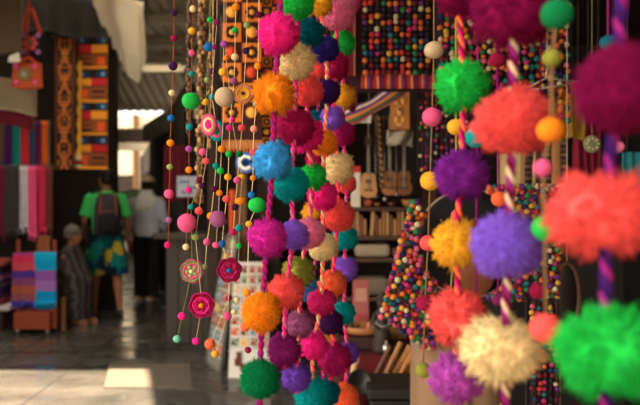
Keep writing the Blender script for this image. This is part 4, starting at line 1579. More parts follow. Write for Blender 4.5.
for A_, sg in ((LA, -1), (RA, 1)):
    mb = MB()
    if sg < 0:
        mb.slab([A_ + Vector((-.042, -.085, -.089)), A_ + Vector((.042, -.085, -.089)), A_ + Vector((.042, .21, -.089)), A_ + Vector((-.042, .21, -.089))], 0.025)
    else:
        mb.slab([A_ + Vector((-.042, -.08, -.07)), A_ + Vector((.042, -.08, -.07)), A_ + Vector((.042, .20, -.118)), A_ + Vector((-.042, .20, -.118))], 0.025)
    lab(mb.build('shoe_sole', mat('pale_sole', (206, 190, 160), 0.7), m2), 'pale shoe sole')

# --- seated vendor in a striped shawl, grey knitted cap, facing right
stool = thing('low_stool', (at(69, 320, 7.95).x - .02, 7.95, 0), 'low wooden stool under the seated person in the shawl', 'stool')
sx0 = stool.location.x
mb = MB()
mb.box((sx0, 7.95, 0.272), (0.24, 0.24, 0.035), bev=0.008)
mb.build('seat', midwood, stool)
for dx in (-.09, .09):
    for dy in (-.09, .09):
        mb = MB()
        mb.tube([(sx0 + dx, 7.95 + dy, .275), (sx0 + dx * 1.1, 7.95 + dy * 1.1, 0)], .017, 8)
        mb.build('leg', midwood, stool)
vd = local_root('person', (sx0 + .02, 7.95, 0), R(-105), 1.0, 'seated person in grey knitted cap and striped grey shawl beside the textile stall')
mb = MB()
mb.stack([(0, 0, .325, .15, .12), (0, 0, .42, .16, .13), (0, .015, .55, .145, .11), (0, .03, .70, .155, .10), (0, .03, .80, .15, .09), (0, .03, .855, .06, .055)], 18)
mb.tube([(0, .03, .83), (0, .045, .93)], [.052, .048], 12)
Ph = head(mb, (0, .065, .985), R(-6), 0.93)
for sg in (-1, 1):
    hp, kn, an = Vector((sg * .09, .02, .385)), Vector((sg * .10, .19, .42)), Vector((sg * .09, .13, .09))
    mb.tube([hp, hp.lerp(kn, .5), kn, kn.lerp(an, .4), an], [.088, .075, .055, .05, .036], 12)
    mb.tube([an + Vector((0, -.04, -.05)), an + Vector((0, .03, -.045)), an + Vector((0, .11, -.06)), an + Vector((0, .17, -.068))], [(.03, .034), (.034, .04), (.025, .042), (.016, .034)], 10)
    s0, e0, w0 = Vector((sg * .125, .035, .77)), Vector((sg * .145, .06, .57)), Vector((sg * .05, .15, .53))
    mb.tube([s0, s0.lerp(e0, .5), e0, e0.lerp(w0, .5), w0], [.05, .044, .036, .034, .025], 12)
    hand(mb, w0, (w0 - e0), (-sg, .3, .3))
remeshed(mb, 'body', skinm, vd, 0.0095, 3)
face(Ph, vd, .93)
mb = MB()
mb.sphere((0, .045, 1.025), (.086, .100, .080), 18, 12)
mb.sphere((0, .03, 0.985), (.082, .085, .06), 16, 10)
mb.tube([(0, .035, 1.09), (0, .03, 1.115)], [.03, .014], 10)
cp = remeshed(mb, 'cap', mat('grey_knit', (100, 95, 92), 0.95, 0.35, 60, 0.5), vd, 0.01, 2)
lab(cp, 'grey knitted cap')
mb = MB()
mb.tube([(-.086, .10, 1.03), (-.07, .142, 1.03), (0, .155, 1.034), (.07, .142, 1.03), (.086, .10, 1.03)], .011, 8)
mb.build('cap_brim', mat('grey_knit', (128, 122, 118)), cp)
mb = MB()
mb.stack([(0, .10, .06, .22, .17), (0, .09, .25, .215, .175), (0, .085, .40, .215, .185), (0, .085, .50, .205, .19), (0, .055, .60, .205, .165), (0, .035, .70, .195, .135), (0, .035, .80, .155, .105), (0, .04, .875, .085, .075)], 24)
sh = remeshed(mb, 'shawl', stripe_mat('grey_striped_shawl', [(66, 60, 59), (48, 44, 44), (92, 85, 81), (58, 53, 53), (38, 35, 36), (78, 71, 69)], 0, 0.16, 0.95, 0.10), vd, 0.014, 3)
# plain chair leg by the vendor
post(64, 7.45, 0.36, 0.045, 'short wooden stake standing beside the rolling stand', midwood)
# green shrub and goods far up the lane
sh_ = thing('potted_shrub', (at(134, 250, 19.0).x, 19.0, 0), 'green potted shrub far up the lane', 'plant')
mb = MB()
mb.lathe([(.16, 0), (.22, .35), (.20, .36), (.0, .34)], sh_.location, 14)
mb.build('pot', mat('clay_pot', (150, 86, 56), 0.8), sh_)
mb = MB()
rg = random.Random(4)
for i in range(260):
    a, z_, r_ = rg.uniform(0, 6.28), rg.uniform(.4, 1.7), rg.uniform(.05, .42)
    p = Vector((sh_.location.x + r_ * math.cos(a), 19.0 + r_ * math.sin(a), z_))
    mb.sphere(p, (.09, .05, .02), 6, 4, 0, rotz(a) @ roty(rg.uniform(-1, 1)))
mb.build('foliage', mat('leaf_green', (96, 130, 70), 0.7), sh_)

# ------------------------------------------------------------------ right hand stall : felt ball rug and curtains
BEADC = [(214, 58, 44), (238, 120, 50), (40, 130, 70), (20, 120, 120), (40, 44, 96), (206, 50, 120), (232, 208, 160), (240, 176, 60), (110, 44, 130), (36, 30, 34), (120, 24, 40), (232, 96, 120)]
BEADM = [mat('bead_%d' % i, tuple(v * .76 for v in c), 0.8, 0.08, 60, spec=0.25) for i, c in enumerate(BEADC)]
bmi = bmesh.new()
bmesh.ops.create_icosphere(bmi, subdivisions=2, radius=1.0)
bmi.verts.index_update()
ICO = ([v.co.copy() for v in bmi.verts], [[v.index for v in f.verts] for f in bmi.faces])
bmi.free()


bmi = bmesh.new()
bmesh.ops.create_icosphere(bmi, subdivisions=1, radius=1.05)
bmi.verts.index_update()
ICS = ([v.co.copy() for v in bmi.verts], [[v.index for v in f.verts] for f in bmi.faces])
bmi.free()


def bead(mb, p, r, mi, S=None):
    S = S or ICO
    mb.add([p + v * r for v in S[0]], S[1], mi)


rg = random.Random(77)
Yr = 2.9
a, c = at(362, -20, Yr), at(436, 76, Yr)
rug = thing('felt_ball_rug', ((a.x + c.x) / 2, Yr, c.z), 'hanging rug of small multicoloured felt balls with dark red border', 'rug')
mb = MB()
mb.box(((a.x + c.x) / 2 - .02, Yr + .03, (2.56 + c.z) / 2 - .03), (c.x - a.x + .13, 0.012, 2.56 - c.z + .06))
mb.build('backing', mat('black_red_backing', (48, 14, 20), 0.95), rug)
mb = MB()
xb = a.x - .055
mb.box((xb, Yr + .012, (2.56 + c.z) / 2), (.045, .02, 2.56 - c.z), mi=0)
mb.box((xb - .018, Yr, (2.56 + c.z) / 2), (.006, .02, 2.56 - c.z), mi=1)
mb.box((xb + .024, Yr, (2.56 + c.z) / 2), (.007, .02, 2.56 - c.z), mi=2)
mb.build('border', [mat('border_maroon', (104, 20, 36), 0.95), mat('border_orange', (200, 100, 50), 0.95), mat('border_brown', (150, 90, 66), 0.95)], rug)
mb = MB()
pitch = 0.0255
nx, nz = int((c.x - a.x) / pitch), int((2.54 - c.z) / pitch)
wts = [10, 9, 8, 7, 8, 4, 6, 4, 3, 26, 16, 2]
for i in range(nx):
    for j in range(nz):
        p = Vector((a.x + pitch * (i + .5) + rg.uniform(-.003, .003), Yr + rg.uniform(-.003, .003), c.z + pitch * (j + .6) + rg.uniform(-.003, .003)))
        bead(mb, p, 0.0118 * rg.uniform(.9, 1.1), rg.choices(range(12), wts)[0])
tag(mb.build('felt_balls', BEADM, rug), kind='stuff')
mb = MB()
for i in range(26):
    x = a.x + (c.x - a.x) * (i + .5) / 26
    mb.tube([(x, Yr + .01, c.z + .01), (x + .003 * (i % 3 - 1), Yr, c.z - .05)], .008, 6, mi=i % 4)
mb.build('fringe', [mat('fringe_red', (150, 40, 50), 0.95), mat('fringe_orange', (210, 110, 60), 0.95), mat('fringe_purple', (92, 40, 90), 0.95), mat('border_maroon', (104, 20, 36))], rug)

# long dark sash left of the rug
drape('woven_runner', 347, 358, -22, 98, 3.05, stripe_mat('dark_red_sash', [(92, 20, 30), (60, 14, 24), (126, 40, 44), (72, 16, 26)], 0, 0.02, 0.95), 'long dark red woven runner hanging left of the felt ball rug', 'runner', 1, 0.006, fringe=.05)

# sparse dotted dark cloth and dense ball curtain at right
def bead_curtain(px0, px1, py0, py1, Y, r, pitchx, pitchz, label, fill, wts, zt=2.55, jag=0.0, cloth=None):
    a, c = at(px0, py0, Y), at(px1, py1, Y)
    mb = MB()
    nx = int((c.x - a.x) / pitchx)
    for i in range(nx):
        x = a.x + pitchx * (i + .5)
        zb = c.z - jag * math.sin(i * 1.3) - (jag * 2 * (i / nx))
        mb.tube([(x, Y, zt), (x, Y, zb)], 0.002, 4, mi=10)
        nz = int((zt - zb) / pitchz)
        for j in range(nz):
            if rg.random() > fill:
                continue
            p = Vector((x + rg.uniform(-.25, .25) * pitchx, Y + rg.uniform(-.01, .004), zb + pitchz * (j + .5) + rg.uniform(-.3, .3) * pitchz))
            bead(mb, p, r * rg.uniform(.85, 1.15), rg.choices(range(12), wts)[0], ICS)
    if cloth:
        mb.sheet(lambda u, v: (a.x + (c.x - a.x) * u, Y + .03 + .01 * math.sin(u * 18), zt + (c.z - zt) * v), 20, 6, th=.006, mi=9)
    o = mb.build('felt_ball_curtain', BEADM)
    tag(o, label, 'bead curtain', None, 'stuff')


bead_curtain(419, 474, 60, 172, 3.15, 0.0085, .022, .03, 'dark hanging cloth dotted with tiny coloured beads between rug and purple pompom', .75, [8, 4, 8, 10, 6, 14, 5, 3, 6, 12, 14, 12], cloth=True)
bead_curtain(438, 575, 0, 84, 2.55, 0.0112, .0215, .0195, 'dense curtain of orange, cream and green felt balls behind the upper right pompoms', .88, [8, 20, 8, 8, 3, 6, 14, 12, 2, 10, 6, 6], zt=2.55, jag=.05, cloth=True)
bead_curtain(530, 562, 338, 420, 2.2, 0.0085, .018, .018, 'dark curtain of tiny beads at the bottom right below the coral ball', .85, [10, 6, 4, 4, 4, 8, 5, 3, 4, 18, 16, 6], zt=at(0, 300, 2.2).z, jag=0.0, cloth=True)

# round black disc framed by a thick swag of felt balls, on a tan padded pedestal
Yd = 2.35
dc = at(470, 243, Yd)
rad = 54 / FPX * Yd
disc = thing('round_black_tray', (dc.x, Yd, dc.z - rad), 'big round black tray with thin pale rim standing behind the lilac pompom', 'tray')
mb = MB()
Mx = rotx(R(90))
mb.lathe([(0.0, .03), (rad * .8, .03), (rad * .97, .0), (rad, -.012), (rad * .97, -.03), (rad * .8, 0.0), (0.0, 0.005)], dc + Vector((0, .02, 0)), 48, 0, Mx)
mb.build('tray_body', mat('black_lacquer', (16, 12, 11), 0.85), disc)
mb = MB()
mb.tube([dc + Vector((rad * math.cos(t), -.005, rad * math.sin(t))) for t in [i * 2 * math.pi / 60 for i in range(61)]], .004, 6, caps=False)
lab(mb.build('rim', mat('pale_rim', (150, 126, 100), 0.6), disc), 'thin pale rim')
mb = MB()
mb.lathe([(0.0, .0), (rad * .34, .006), (rad * .36, .0), (rad * .3, -.01), (0, -.012)], dc + Vector((.01, -.02, -rad * .62)), 28, 0, Mx)
lab(mb.build('painted_boss', mat('warm_brown_boss', (120, 66, 38), 0.6), disc), 'warm brown round boss')
# bead swag around it
mb = MB()
cnt = 0
tries = 0
placed = []
def inside_swag(px, py):
    d = math.hypot(px - 470, py - 243)
    if d < 52:
        return False
    if px < 470:
        tl = 412 - (py - 200) * 0.27        # left edge
        if py < 200 + max(0, (px - 414)) * 0.0 or px < tl:
            return False
        if py < 200:
            return False
        if px > 412 + 6 + (py - 200) * .5 and py < 222:
            return False
        lim = 318 + max(0, (px - 385)) * 0.75
        return py < min(lim, 348) and px < 434 if py > 285 else True
    if py > 300 or px > 560 - max(0, py - 240) * .05:
        return False
    return py > 186 and d > 54 and px > 488
while tries < 16000 and cnt < 1500:
    tries += 1
    px, py = rg.uniform(380, 562), rg.uniform(184, 350)
    if not inside_swag(px, py):
        continue
    d = math.hypot(px - 470, py - 243)
    Yb = Yd - 0.06 + rg.uniform(-.05, .03)
    p = at(px, py, Yb)
    r = 0.0096 * rg.uniform(.88, 1.12)
    if any((p - q).length < (r + s_) * .82 for q, s_ in placed[-900:]):
        continue
    placed.append((p, r))
    bead(mb, p, r, rg.choices(range(12), [12, 10, 10, 9, 8, 12, 9, 6, 7, 5, 4, 9])[0])
    cnt += 1
o = mb.build('felt_ball_swag', BEADM)
tag(o, 'thick swag of multicoloured felt balls draped round the black tray', 'bead swag', None, 'stuff')
# tan pedestal
tanc = mat('tan_linen', (122, 92, 66), 0.9, 0.18, 7, 0.2)
bx = at(455, 405, 2.3)
ped = thing('covered_pedestal', (at(462, 405, 2.3).x, 2.42, 0), 'tan cloth covered pedestal with rounded shoulders under the black tray', 'pedestal')
mb = MB()
xl, xr, zt = at(417, 0, 2.3).x, at(505, 0, 2.3).x, at(0, 297, 2.3).z
def fn(u, v):
    a_ = 2 * math.pi * u
    hw, hd = (xr - xl) / 2, 0.14
    ex = 0.55
    cx_ = math.copysign(abs(math.cos(a_)) ** ex, math.cos(a_))
    sy_ = math.copysign(abs(math.sin(a_)) ** ex, math.sin(a_))
    k = 1.0 if v < .86 else math.sqrt(max(0, 1 - ((v - .86) / .14) ** 2)) * .75 + .25 * (1 - (v - .86) / .14)
    fold = 1 + .02 * math.sin(a_ * 9) * (1 - v)
    return ((xl + xr) / 2 + hw * cx_ * k * fold, 2.42 + hd * sy_ * k * fold, zt * v)
mb.sheet(fn, 64, 30)
mb.build('cloth_cover', tanc, ped)
mb = MB()
for sg in (-1, 1):
    x = (xl + xr) / 2 + sg * 0.02
    mb.tube([(x, 2.27, 0.02), (x, 2.272, zt * .86)], .005, 6)
lab(mb.build('seam', mat('dark_seam', (84, 58, 40), 0.9), ped), 'dark vertical seam')

# ------------------------------------------------------------------ back shelves of the right hand stall
Ys = 4.25
shelf_m = mat('shelf_wood', (74, 50, 34), 0.7, 0.25, 10)
unit = thing('shelf_unit', (at(385, 0, Ys).x, Ys + .1, 0), 'dark wooden shelf unit at the back of the stall', 'shelf')
xl, xr = at(335, 0, Ys).x, at(432, 0, Ys).x
def zs(py):
    return at(0, py, Ys).z
for py in (207, 236, 258, 297):
    mb = MB()
    mb.box(((xl + xr) / 2, Ys + .13, zs(py) - .012), (xr - xl, 0.30, 0.024), bev=.004)
    mb.build('shelf_board', shelf_m, unit)
for x in (xl, xr):
    mb = MB()
    mb.box((x, Ys + .13, 1.3), (0.04, 0.32, 2.5))
    mb.build('side_panel', shelf_m, unit)
mb = MB()
mb.box(((xl + xr) / 2, Ys + .30, 1.3), (xr - xl, 0.02, 2.5))
mb.build('back_panel', mat('dark_back_panel', (40, 28, 22), 0.9), unit)
mb = MB()
mb.tube([(xl, Ys + .0, zs(118)), (xr, Ys + .0, zs(118))], .01, 8)
mb.build('hanging_rail', shelf_m, unit)

# slim tan books on the second shelf
for i in range(15):
    px = 350 + i * 3.75
    if i in (5,):
        continue
    h = (0.10 + 0.022 * ((i * 7) % 4)) * 1.0
    wd = .0155 if i % 3 else .019
    p = at(px, 236, Ys + .02)
    mb = MB()
    tlt = R(4) if i == 6 else 0
    mb.box((p.x, Ys + .06, zs(236) + h / 2 + .002), (wd, .09, h), roty(tlt), bev=.002)
    cl = [(160, 112, 66), (146, 98, 56), (174, 130, 82), (112, 70, 44)][i % 4]
    o = mb.build('wooden_book', mat('book_tan_%d' % (i % 4), cl, 0.7, 0.2, 20))
    k = i if i < 5 else i - 1
    tag(o, 'slim tan block standing upright on the shelf, %s from the left in its row' % ORD[k], 'block', 'tan blocks standing on the second shelf')
# clay bowls along the top shelf
for i, (px, r, cl, nm) in enumerate([(352, .030, (150, 90, 60), 'brown'), (368, .038, (190, 96, 60), 'terracotta'), (378, .022, (130, 80, 50), 'small dark'), (392, .026, (110, 62, 42), 'dark brown'), (409, .040, (196, 120, 60), 'amber')]):
    p = at(px, 207, Ys + .02)
    mb = MB()
    q = Vector((p.x, Ys + .05, zs(207) + .001))
    mb.lathe([(r * .5, 0), (r * .9, r * .5), (r, r * 1.1), (r * .9, r * 1.1), (r * .78, r * .5), (0, r * .2)], q, 20)
    tag(mb.build('clay_bowl', mat('clay_' + nm.replace(' ', '_'), cl, 0.6)), nm + ' clay bowl on the top shelf below the charangos', 'bowl', 'clay bowls on the top shelf')
# folded cloths
for (px0, px1, py, h, cl, nm, wh) in ((355, 391, 258, .082, (150, 132, 108), 'cream', 'on the shelf below the tan blocks'), (357, 391, 297, .115, (112, 98, 80), 'greyish beige', 'on the lowest shelf'), (393, 412, 258, .06, (92, 62, 46), 'dark brown', 'beside the cream one')):
    a_, c_ = at(px0, 0, Ys), at(px1, 0, Ys)
    mb = MB()
    mb.box(((a_.x + c_.x) / 2, Ys + .11, zs(py) + h / 2 + .002), (c_.x - a_.x, .18, h * .97), bev=h * .3)
    tag(mb.build('folded_cloth', mat('folded_' + nm.replace(' ', '_'), cl, 0.95, 0.15, 12)), nm + ' folded cloth ' + wh, 'cloth')
# silver bells dotted along the shelf edge
for i, (px, py) in enumerate([(376, 196), (397, 194), (385, 199)]):
    p = at(px, py, Ys - .1)
    mb = MB()
    mb.sphere(p, .014, 12, 8)
    mb.tube([p, (p.x, Ys - .0, zs(118))], .0015, 5)
    o = mb.build('hanging_bell', mat('tarnished_silver', (190, 180, 168), 0.3, 0.1, 10, metal=0.9))
    tag(o, ['silver bell hanging under the middle charango neck, leftmost of three', 'silver bell hanging between two charangos, rightmost of three', 'silver bell hanging lowest of three'][i], 'bell', 'silver bells by the charangos')


# charangos
def charango(px, py, s, Y, wood, label, waist=0.8):
    p = at(px, py, Y)
    rt = thing('charango', p, label, 'stringed instrument', 'charangos on the back wall')
    H = s
    mb = MB()
    prof = [(-.15, .0), (-.145, .045), (-.12, .078), (-.075, .095), (-.03, .088), (.01, .088 * waist), (.05, .076), (.085, .074), (.115, .055), (.125, .018)]
    k = H / 0.60
    def outline(sc_=1.0):
        pts = [(x * sc_, z) for z, x in prof] + [(-x * sc_, z) for z, x in prof[::-1]]
        return pts
    pts = outline()
    n = len(pts)
    def V(x, y, z):
        return p + Vector((x * k, y * k, z * k))
    vs = [V(x, 0, z) for x, z in pts] + [V(x * .97, .03, z * .98) for x, z in pts] + [V(x * .55, .062, z * .7) for x, z in pts]
    fs = [list(range(n))]
    for o_ in (0, n):
        fs += [(o_ + i, o_ + n + i, o_ + n + (i + 1) % n, o_ + (i + 1) % n) for i in range(n)]
    fs.append([2 * n + i for i in range(n)][::-1])
    mb.add(vs, fs, 0, False)
    mb.build('body', wood, rt)
    mb = MB()
    mb.lathe([(.028 * k, 0), (.028 * k, .003 * k), (0.0, .003 * k)], V(0, -.001, .03), 20, 0, rotx(R(90)))
    lab(mb.build('sound_hole', mat('dark_hole', (26, 16, 12), 0.8), rt), 'dark sound hole')
    mb = MB()
    mb.box(V(0, -.006 * 1, -.065), (.09 * k, .012 * k, .016 * k))
    lab(mb.build('bridge', darkwood, rt), 'dark bridge')
    mb = MB()
    mb.box(V(0, .004, .255), (.036 * k, .026 * k, .29 * k), bev=.003)
    lab(mb.build('neck', mat('neck_dark', (66, 40, 26), 0.6), rt), 'dark neck')
    mb = MB()
    mb.slab([V(-.022, -.008, .40), V(.022, -.008, .40), V(.034, .02, .52), V(-.034, .02, .52)], -.016 * k)
    for sg in (-1, 1):
        for i in range(4):
            mb.tube([V(sg * .026, .012, .415 + .025 * i), V(sg * .05, .012, .417 + .025 * i)], .004 * k, 6)
    mb.build('headstock', mat('neck_dark', (66, 40, 26)), rt)
    mb = MB()
    for i in range(5):
        x = -.012 + .006 * i
        mb.tube([V(x, -.013, -.065), V(x, -.013, .42)], .0009, 4)
    lab(mb.build('string', mat('pale_string', (170, 156, 132), 0.5), rt), 'pale strings')
    mb = MB()
    mb.tube([V(0, .01, .50), (p.x, p.y + .01, zs(118))], .002, 5)
    mb.build('cord', mat('yarn_tan', YARN['tan']), rt)
    return rt


w1 = mat('honey_wood', (178, 124, 66), 0.45, 0.12, 14)
w2 = mat('light_brown_wood', (150, 94, 50), 0.45, 0.15, 14)
w3 = mat('chestnut_wood', (116, 68, 38), 0.45, 0.15, 14)
charango(368.5, 184, .32, 4.1, w1, 'honey coloured charango hanging left of the other two on the shelf unit', 0.98)
charango(389.5, 182, .31, 4.08, w2, 'light brown charango in the middle, with narrow waist', 0.72)
charango(404, 182, .31, 4.08, w3, 'darker chestnut charango hanging right of the other two', 0.72)
# bead strand between instruments
mb = MB()
t0, t1 = at(381, 118, 4.0), at(382, 186, 4.0)
t0.z = zs(117)
t0.y = Ys - .01
for i in range(34):
    f = i / 33
    p = t0.lerp(t1, f) + Vector((.008 * math.sin(i * 2.1), 0, 0))
    mb.sphere(p, .011 + .004 * (i % 3 == 0), 8, 6, i % 3)
tag(mb.build('seed_necklace', [seed_a, seed_b, mat('seed_dark', (58, 40, 30))]), 'brown seed necklace hanging between the first two charangos', 'necklace')
# red and white box
p = at(356, 205, 4.2)
bxx = thing('small_carton', (p.x, 4.24, zs(207)), 'small carton with red top and white sides at the shelf end', 'box')
mb = MB()
mb.box((p.x, 4.25, zs(207) + .11), (.055, .05, .22), bev=.002)
mb.build('box_body', mat('white_carton', (206, 190, 168), 0.7), bxx)
mb = MB()
mb.box((p.x, 4.25, zs(207) + .225), (.057, .052, .04), bev=.002)
lab(mb.build('lid', mat('red_carton', (180, 44, 40), 0.7), bxx), 'red lid')

# carved wooden box hung above
Yc = 3.6
a_, c_ = at(390, 92, Yc), at(410, 129, Yc)
cbx = thing('carved_wooden_box', ((a_.x + c_.x) / 2, Yc, c_.z), 'golden brown carved wooden box hanging below the felt ball rug', 'box')
gold = mat('golden_carved_wood', (168, 104, 46), 0.55, 0.3, 22, 0.5)
mb = MB()
ctr = (a_ + c_) / 2
M3 = rotz(R(-14))
def W(x, y, z):
    return ctr + M3 @ Vector((x, y, z))
hw, hh = (c_.x - a_.x) / 2, (a_.z - c_.z) / 2
mb.box(W(0, .04, 0), (hw * 2, .08, hh * 2), M3, bev=.004)
mb.build('box_body', gold, cbx)
mb = MB()
for (x, z, rx, rz_) in ((0, .0, .3, .2), (-.35, .5, .25, .12), (.35, .5, .25, .12), (-.35, -.5, .25, .12), (.35, -.5, .25, .12), (0, .75, .4, .06), (0, -.75, .4, .06)):
    mb.sphere(W(x * hw, -.002, z * hh), (rx * hw, .008, rz_ * hh * 1.6), 12, 8, 0, M3)
lab(mb.build('carved_relief', mat('carved_relief', (222, 156, 76), 0.5, 0.3, 30), cbx), 'carved relief')
mb = MB()
mb.lathe([(hw * .16, 0), (hw * .16, .006), (0, .006)], W(0, -.008, .05 * hh), 16, 0, M3 @ rotx(R(90)))
lab(mb.build('keyhole', mat('dark_hole', (26, 16, 12)), cbx), 'dark keyhole')
mb = MB()
for sx in (-1, 1):
    q = W(sx * hw * .8, .04, hh)
    mb.tube([q, (q.x, q.y, 2.56)], .0025, 5)
mb.build('cord', mat('yarn_tan', YARN['tan']), cbx)
# rolled striped blanket
mb = MB()
A, B = at(340, 120, 3.35), at(404, 84, 3.35)
dvec = (B - A)
nrmv = Vector((-dvec.z, 0, dvec.x)).normalized()
def fn(u, v):
    a2 = 2 * math.pi * v
    rr = .038 + .006 * math.sin(u * 9)
    return A + dvec * u + nrmv * rr * math.cos(a2) + Vector((0, rr * .8 * math.sin(a2), -.02 * math.sin(math.pi * u)))
STR = [(214, 196, 170), (196, 60, 80), (60, 110, 90), (220, 130, 60), (110, 60, 120), (226, 206, 180), (70, 60, 90), (206, 90, 110)]
strm = [mat('blanket_stripe_%d' % i, c, 0.95) for i, c in enumerate(STR)]
mb.sheet(fn, 40, 32, mfn=lambda u, v: int(v * 16) % 8)
for e in (0.0, 1.0):
    cpt = A + dvec * e
    ring = [Vector(fn(e, i / 24)) for i in range(24)]
    mb.add(ring + [cpt], [(i, (i + 1) % 24, 24) for i in range(24)], 5)
tag(mb.build('rolled_blanket', strm), 'rolled striped blanket slung at a slant under the felt ball rug', 'blanket')
mb = MB()
for f in (.12, .9):
    q = A + dvec * f
    mb.tube([q, (q.x, q.y, 2.56)], .003, 5)
struct(mb.build('trim_11', mat('yarn_tan', YARN['tan'])))
# white papers and sign
mb = MB()
A = at(345, 114, 3.8)
mb.slab([at(344, 122, 3.8), at(371, 123, 3.8), at(371, 115, 3.8), at(344, 113, 3.8)], -.008, 0)
for py in (117.5, 120):
    q0, q1 = at(348, py, 3.79), at(367, py + .6, 3.79)
    mb.tube([q0, q1], .003, 4, 1)
for px in (346, 369):
    q = at(px, 115, 3.8)
    mb.tube([q, (q.x, q.y, 2.56)], .002, 5, 1)
tag(mb.build('shop_sign', [mat('white_paper', (222, 214, 200)), mat('grey_sign_line', (130, 120, 108), 0.8)]), 'small white hanging sign left of the carved box', 'sign')
mb = MB()
def fn(u, v):
    px = 389 + 25 * u - 2 * v
    return at(px, 131 + 15 * v * (0.6 + .4 * u) + 4 * (1 - u) * v, 3.75) + Vector((0, .03 * math.sin(u * 7 + v * 2), 0))
mb.sheet(fn, 16, 8, th=.012)
q = at(402, 131.5, 3.76)
mb.tube([q, (q.x, q.y, 2.56)], .002, 5)
tag(mb.build('folded_paper', mat('creased_white_paper', (160, 146, 124), 0.8, .1, 12, .3)), 'creased white wrapping paper pinned below the carved box', 'paper')

# ------------------------------------------------------------------ low table with small goods
Yt = 3.3
def ztab(py, Y=Yt):
    return at(0, py, Y).z
# dark chest at the bottom
a_, c_ = at(370, 388, 3.0), at(420, 430, 3.0)
cst = thing('dark_chest', ((a_.x + c_.x) / 2, 3.12, 0), 'black wooden chest in front of the flutes', 'chest')
mb = MB()
mb.box(((a_.x + c_.x) / 2, 3.12, (a_.z - .05) / 2), (c_.x - a_.x, .28, a_.z - .05), bev=.008)
mb.build('chest_body', mat('black_wood', (26, 19, 17), 0.6, 0.2, 12), cst)
mb = MB()
mb.box(((a_.x + c_.x) / 2, 3.12, a_.z - .022), (c_.x - a_.x + .02, .30, .044), bev=.008)
mb.build('lid', mat('black_wood', (26, 19, 17)), cst)
# table with red cloth
tb = thing('display_table', (at(378, 0, 3.6).x, 3.65, 0), 'low display table under a dark red cloth inside the stall', 'table')
tx0, tx1 = at(340, 0, 3.5).x, at(430, 0, 3.5).x
tz = ztab(356, 3.5)
mb = MB()
mb.box(((tx0 + tx1) / 2, 3.74, tz - .02), (tx1 - tx0, .56, .04))
mb.build('table_top', darkwood, tb)
for x in (tx0 + .04, tx1 - .04):
    for y in (3.5, 3.98):
        mb = MB()
        mb.box((x, y, (tz - .04) / 2), (.05, .05, tz - .04))
        mb.build('leg', darkwood, tb)
mb = MB()
def fn(u, v):
    x = tx0 - .01 + (tx1 - tx0 + .02) * u
    if v < .5:
        return (x, 4.0 - (4.0 - 3.44) * (v / .5), tz + .010)
    return (x, 3.44 + .02 * math.sin(u * 22) * (v - .5), tz + .010 - (v - .5) * 2 * (tz - .04))
mb.sheet(fn, 40, 16, th=.005)
tag(mb.build('table_cloth', mat('dark_red_cloth', (84, 14, 20), 0.95, .2, 8)), 'dark red cloth covering the low display table', 'tablecloth')
tz += .018
# dark crate with tray
a_, c_ = at(347, 338, 3.55), at(379, 356, 3.55)
mb = MB()
ct = Vector(((a_.x + c_.x) / 2, 3.66, tz + (a_.z - tz) / 2))
mb.box(ct, (c_.x - a_.x, .2, a_.z - tz), bev=.005)
tag(mb.build('dark_box', mat('dark_maroon_box', (52, 22, 20), 0.7)), 'dark wooden box carrying the round wooden tray', 'box')
zt_ = a_.z
p = Vector((at(364, 0, 3.6).x, 3.66, zt_ + .001))
mb = MB()
mb.lathe([(.06, 0), (.10, .012), (.108, .045), (.10, .045), (.09, .015), (0, .012)], p, 28)
tag(mb.build('wooden_tray', w2), 'round shallow wooden tray filled with small carvings', 'tray')
for i, (dx, dy, h, nm) in enumerate([(-.06, 0, .05, 'dark carved figurine at left end of the round tray'), (-.03, -.04, .04, 'low dark carved figurine in front of the round tray middle'), (.055, -.02, .075, 'pale carved figurine standing tallest in the round tray'), (.025, -.05, .05, 'pinkish small figurine right of middle in the round tray'), (.075, .03, .06, 'tan figurine at right end of the round tray')]):
    mb = MB()
    q = p + Vector((dx, dy, .0135))
    cl = [(60, 40, 34), (50, 34, 30), (200, 160, 130), (190, 120, 100), (170, 120, 80)][i]
    mb.lathe([(.014, 0), (.017, h * .25), (.011, h * .6), (.006, h * .68)], q, 12)
    mb.sphere(q + Vector((0, 0, h * .82)), (.010, .010, .012), 10, 8)
    mb.tube([q + Vector((-.012, 0, h * .5)), q + Vector((-.018, -.006, h * .3))], .004, 6)
    mb.tube([q + Vector((.012, 0, h * .5)), q + Vector((.018, -.006, h * .3))], .004, 6)
    tag(mb.build('figurine', mat('figurine_%d' % i, cl, 0.6)), nm, 'figurine', 'figurines in the round tray')
# pink carton behind tray
p = at(361, 338, 3.85)
mb = MB()
mb.box((p.x, 3.86, tz + .16), (.085, .06, .32), bev=.003, mi=0)
mb.box((p.x, 3.828, tz + .24), (.06, .004, .07), mi=1)
mb.box((p.x, 3.828, tz + .12), (.06, .004, .03), mi=2)
tag(mb.build('pink_carton', [mat('pink_carton', (150, 80, 72), 0.7), mat('pale_print', (172, 120, 100), 0.7), mat('maroon_print', (150, 60, 60), 0.7)]), 'tall pink carton standing behind the round tray', 'carton')
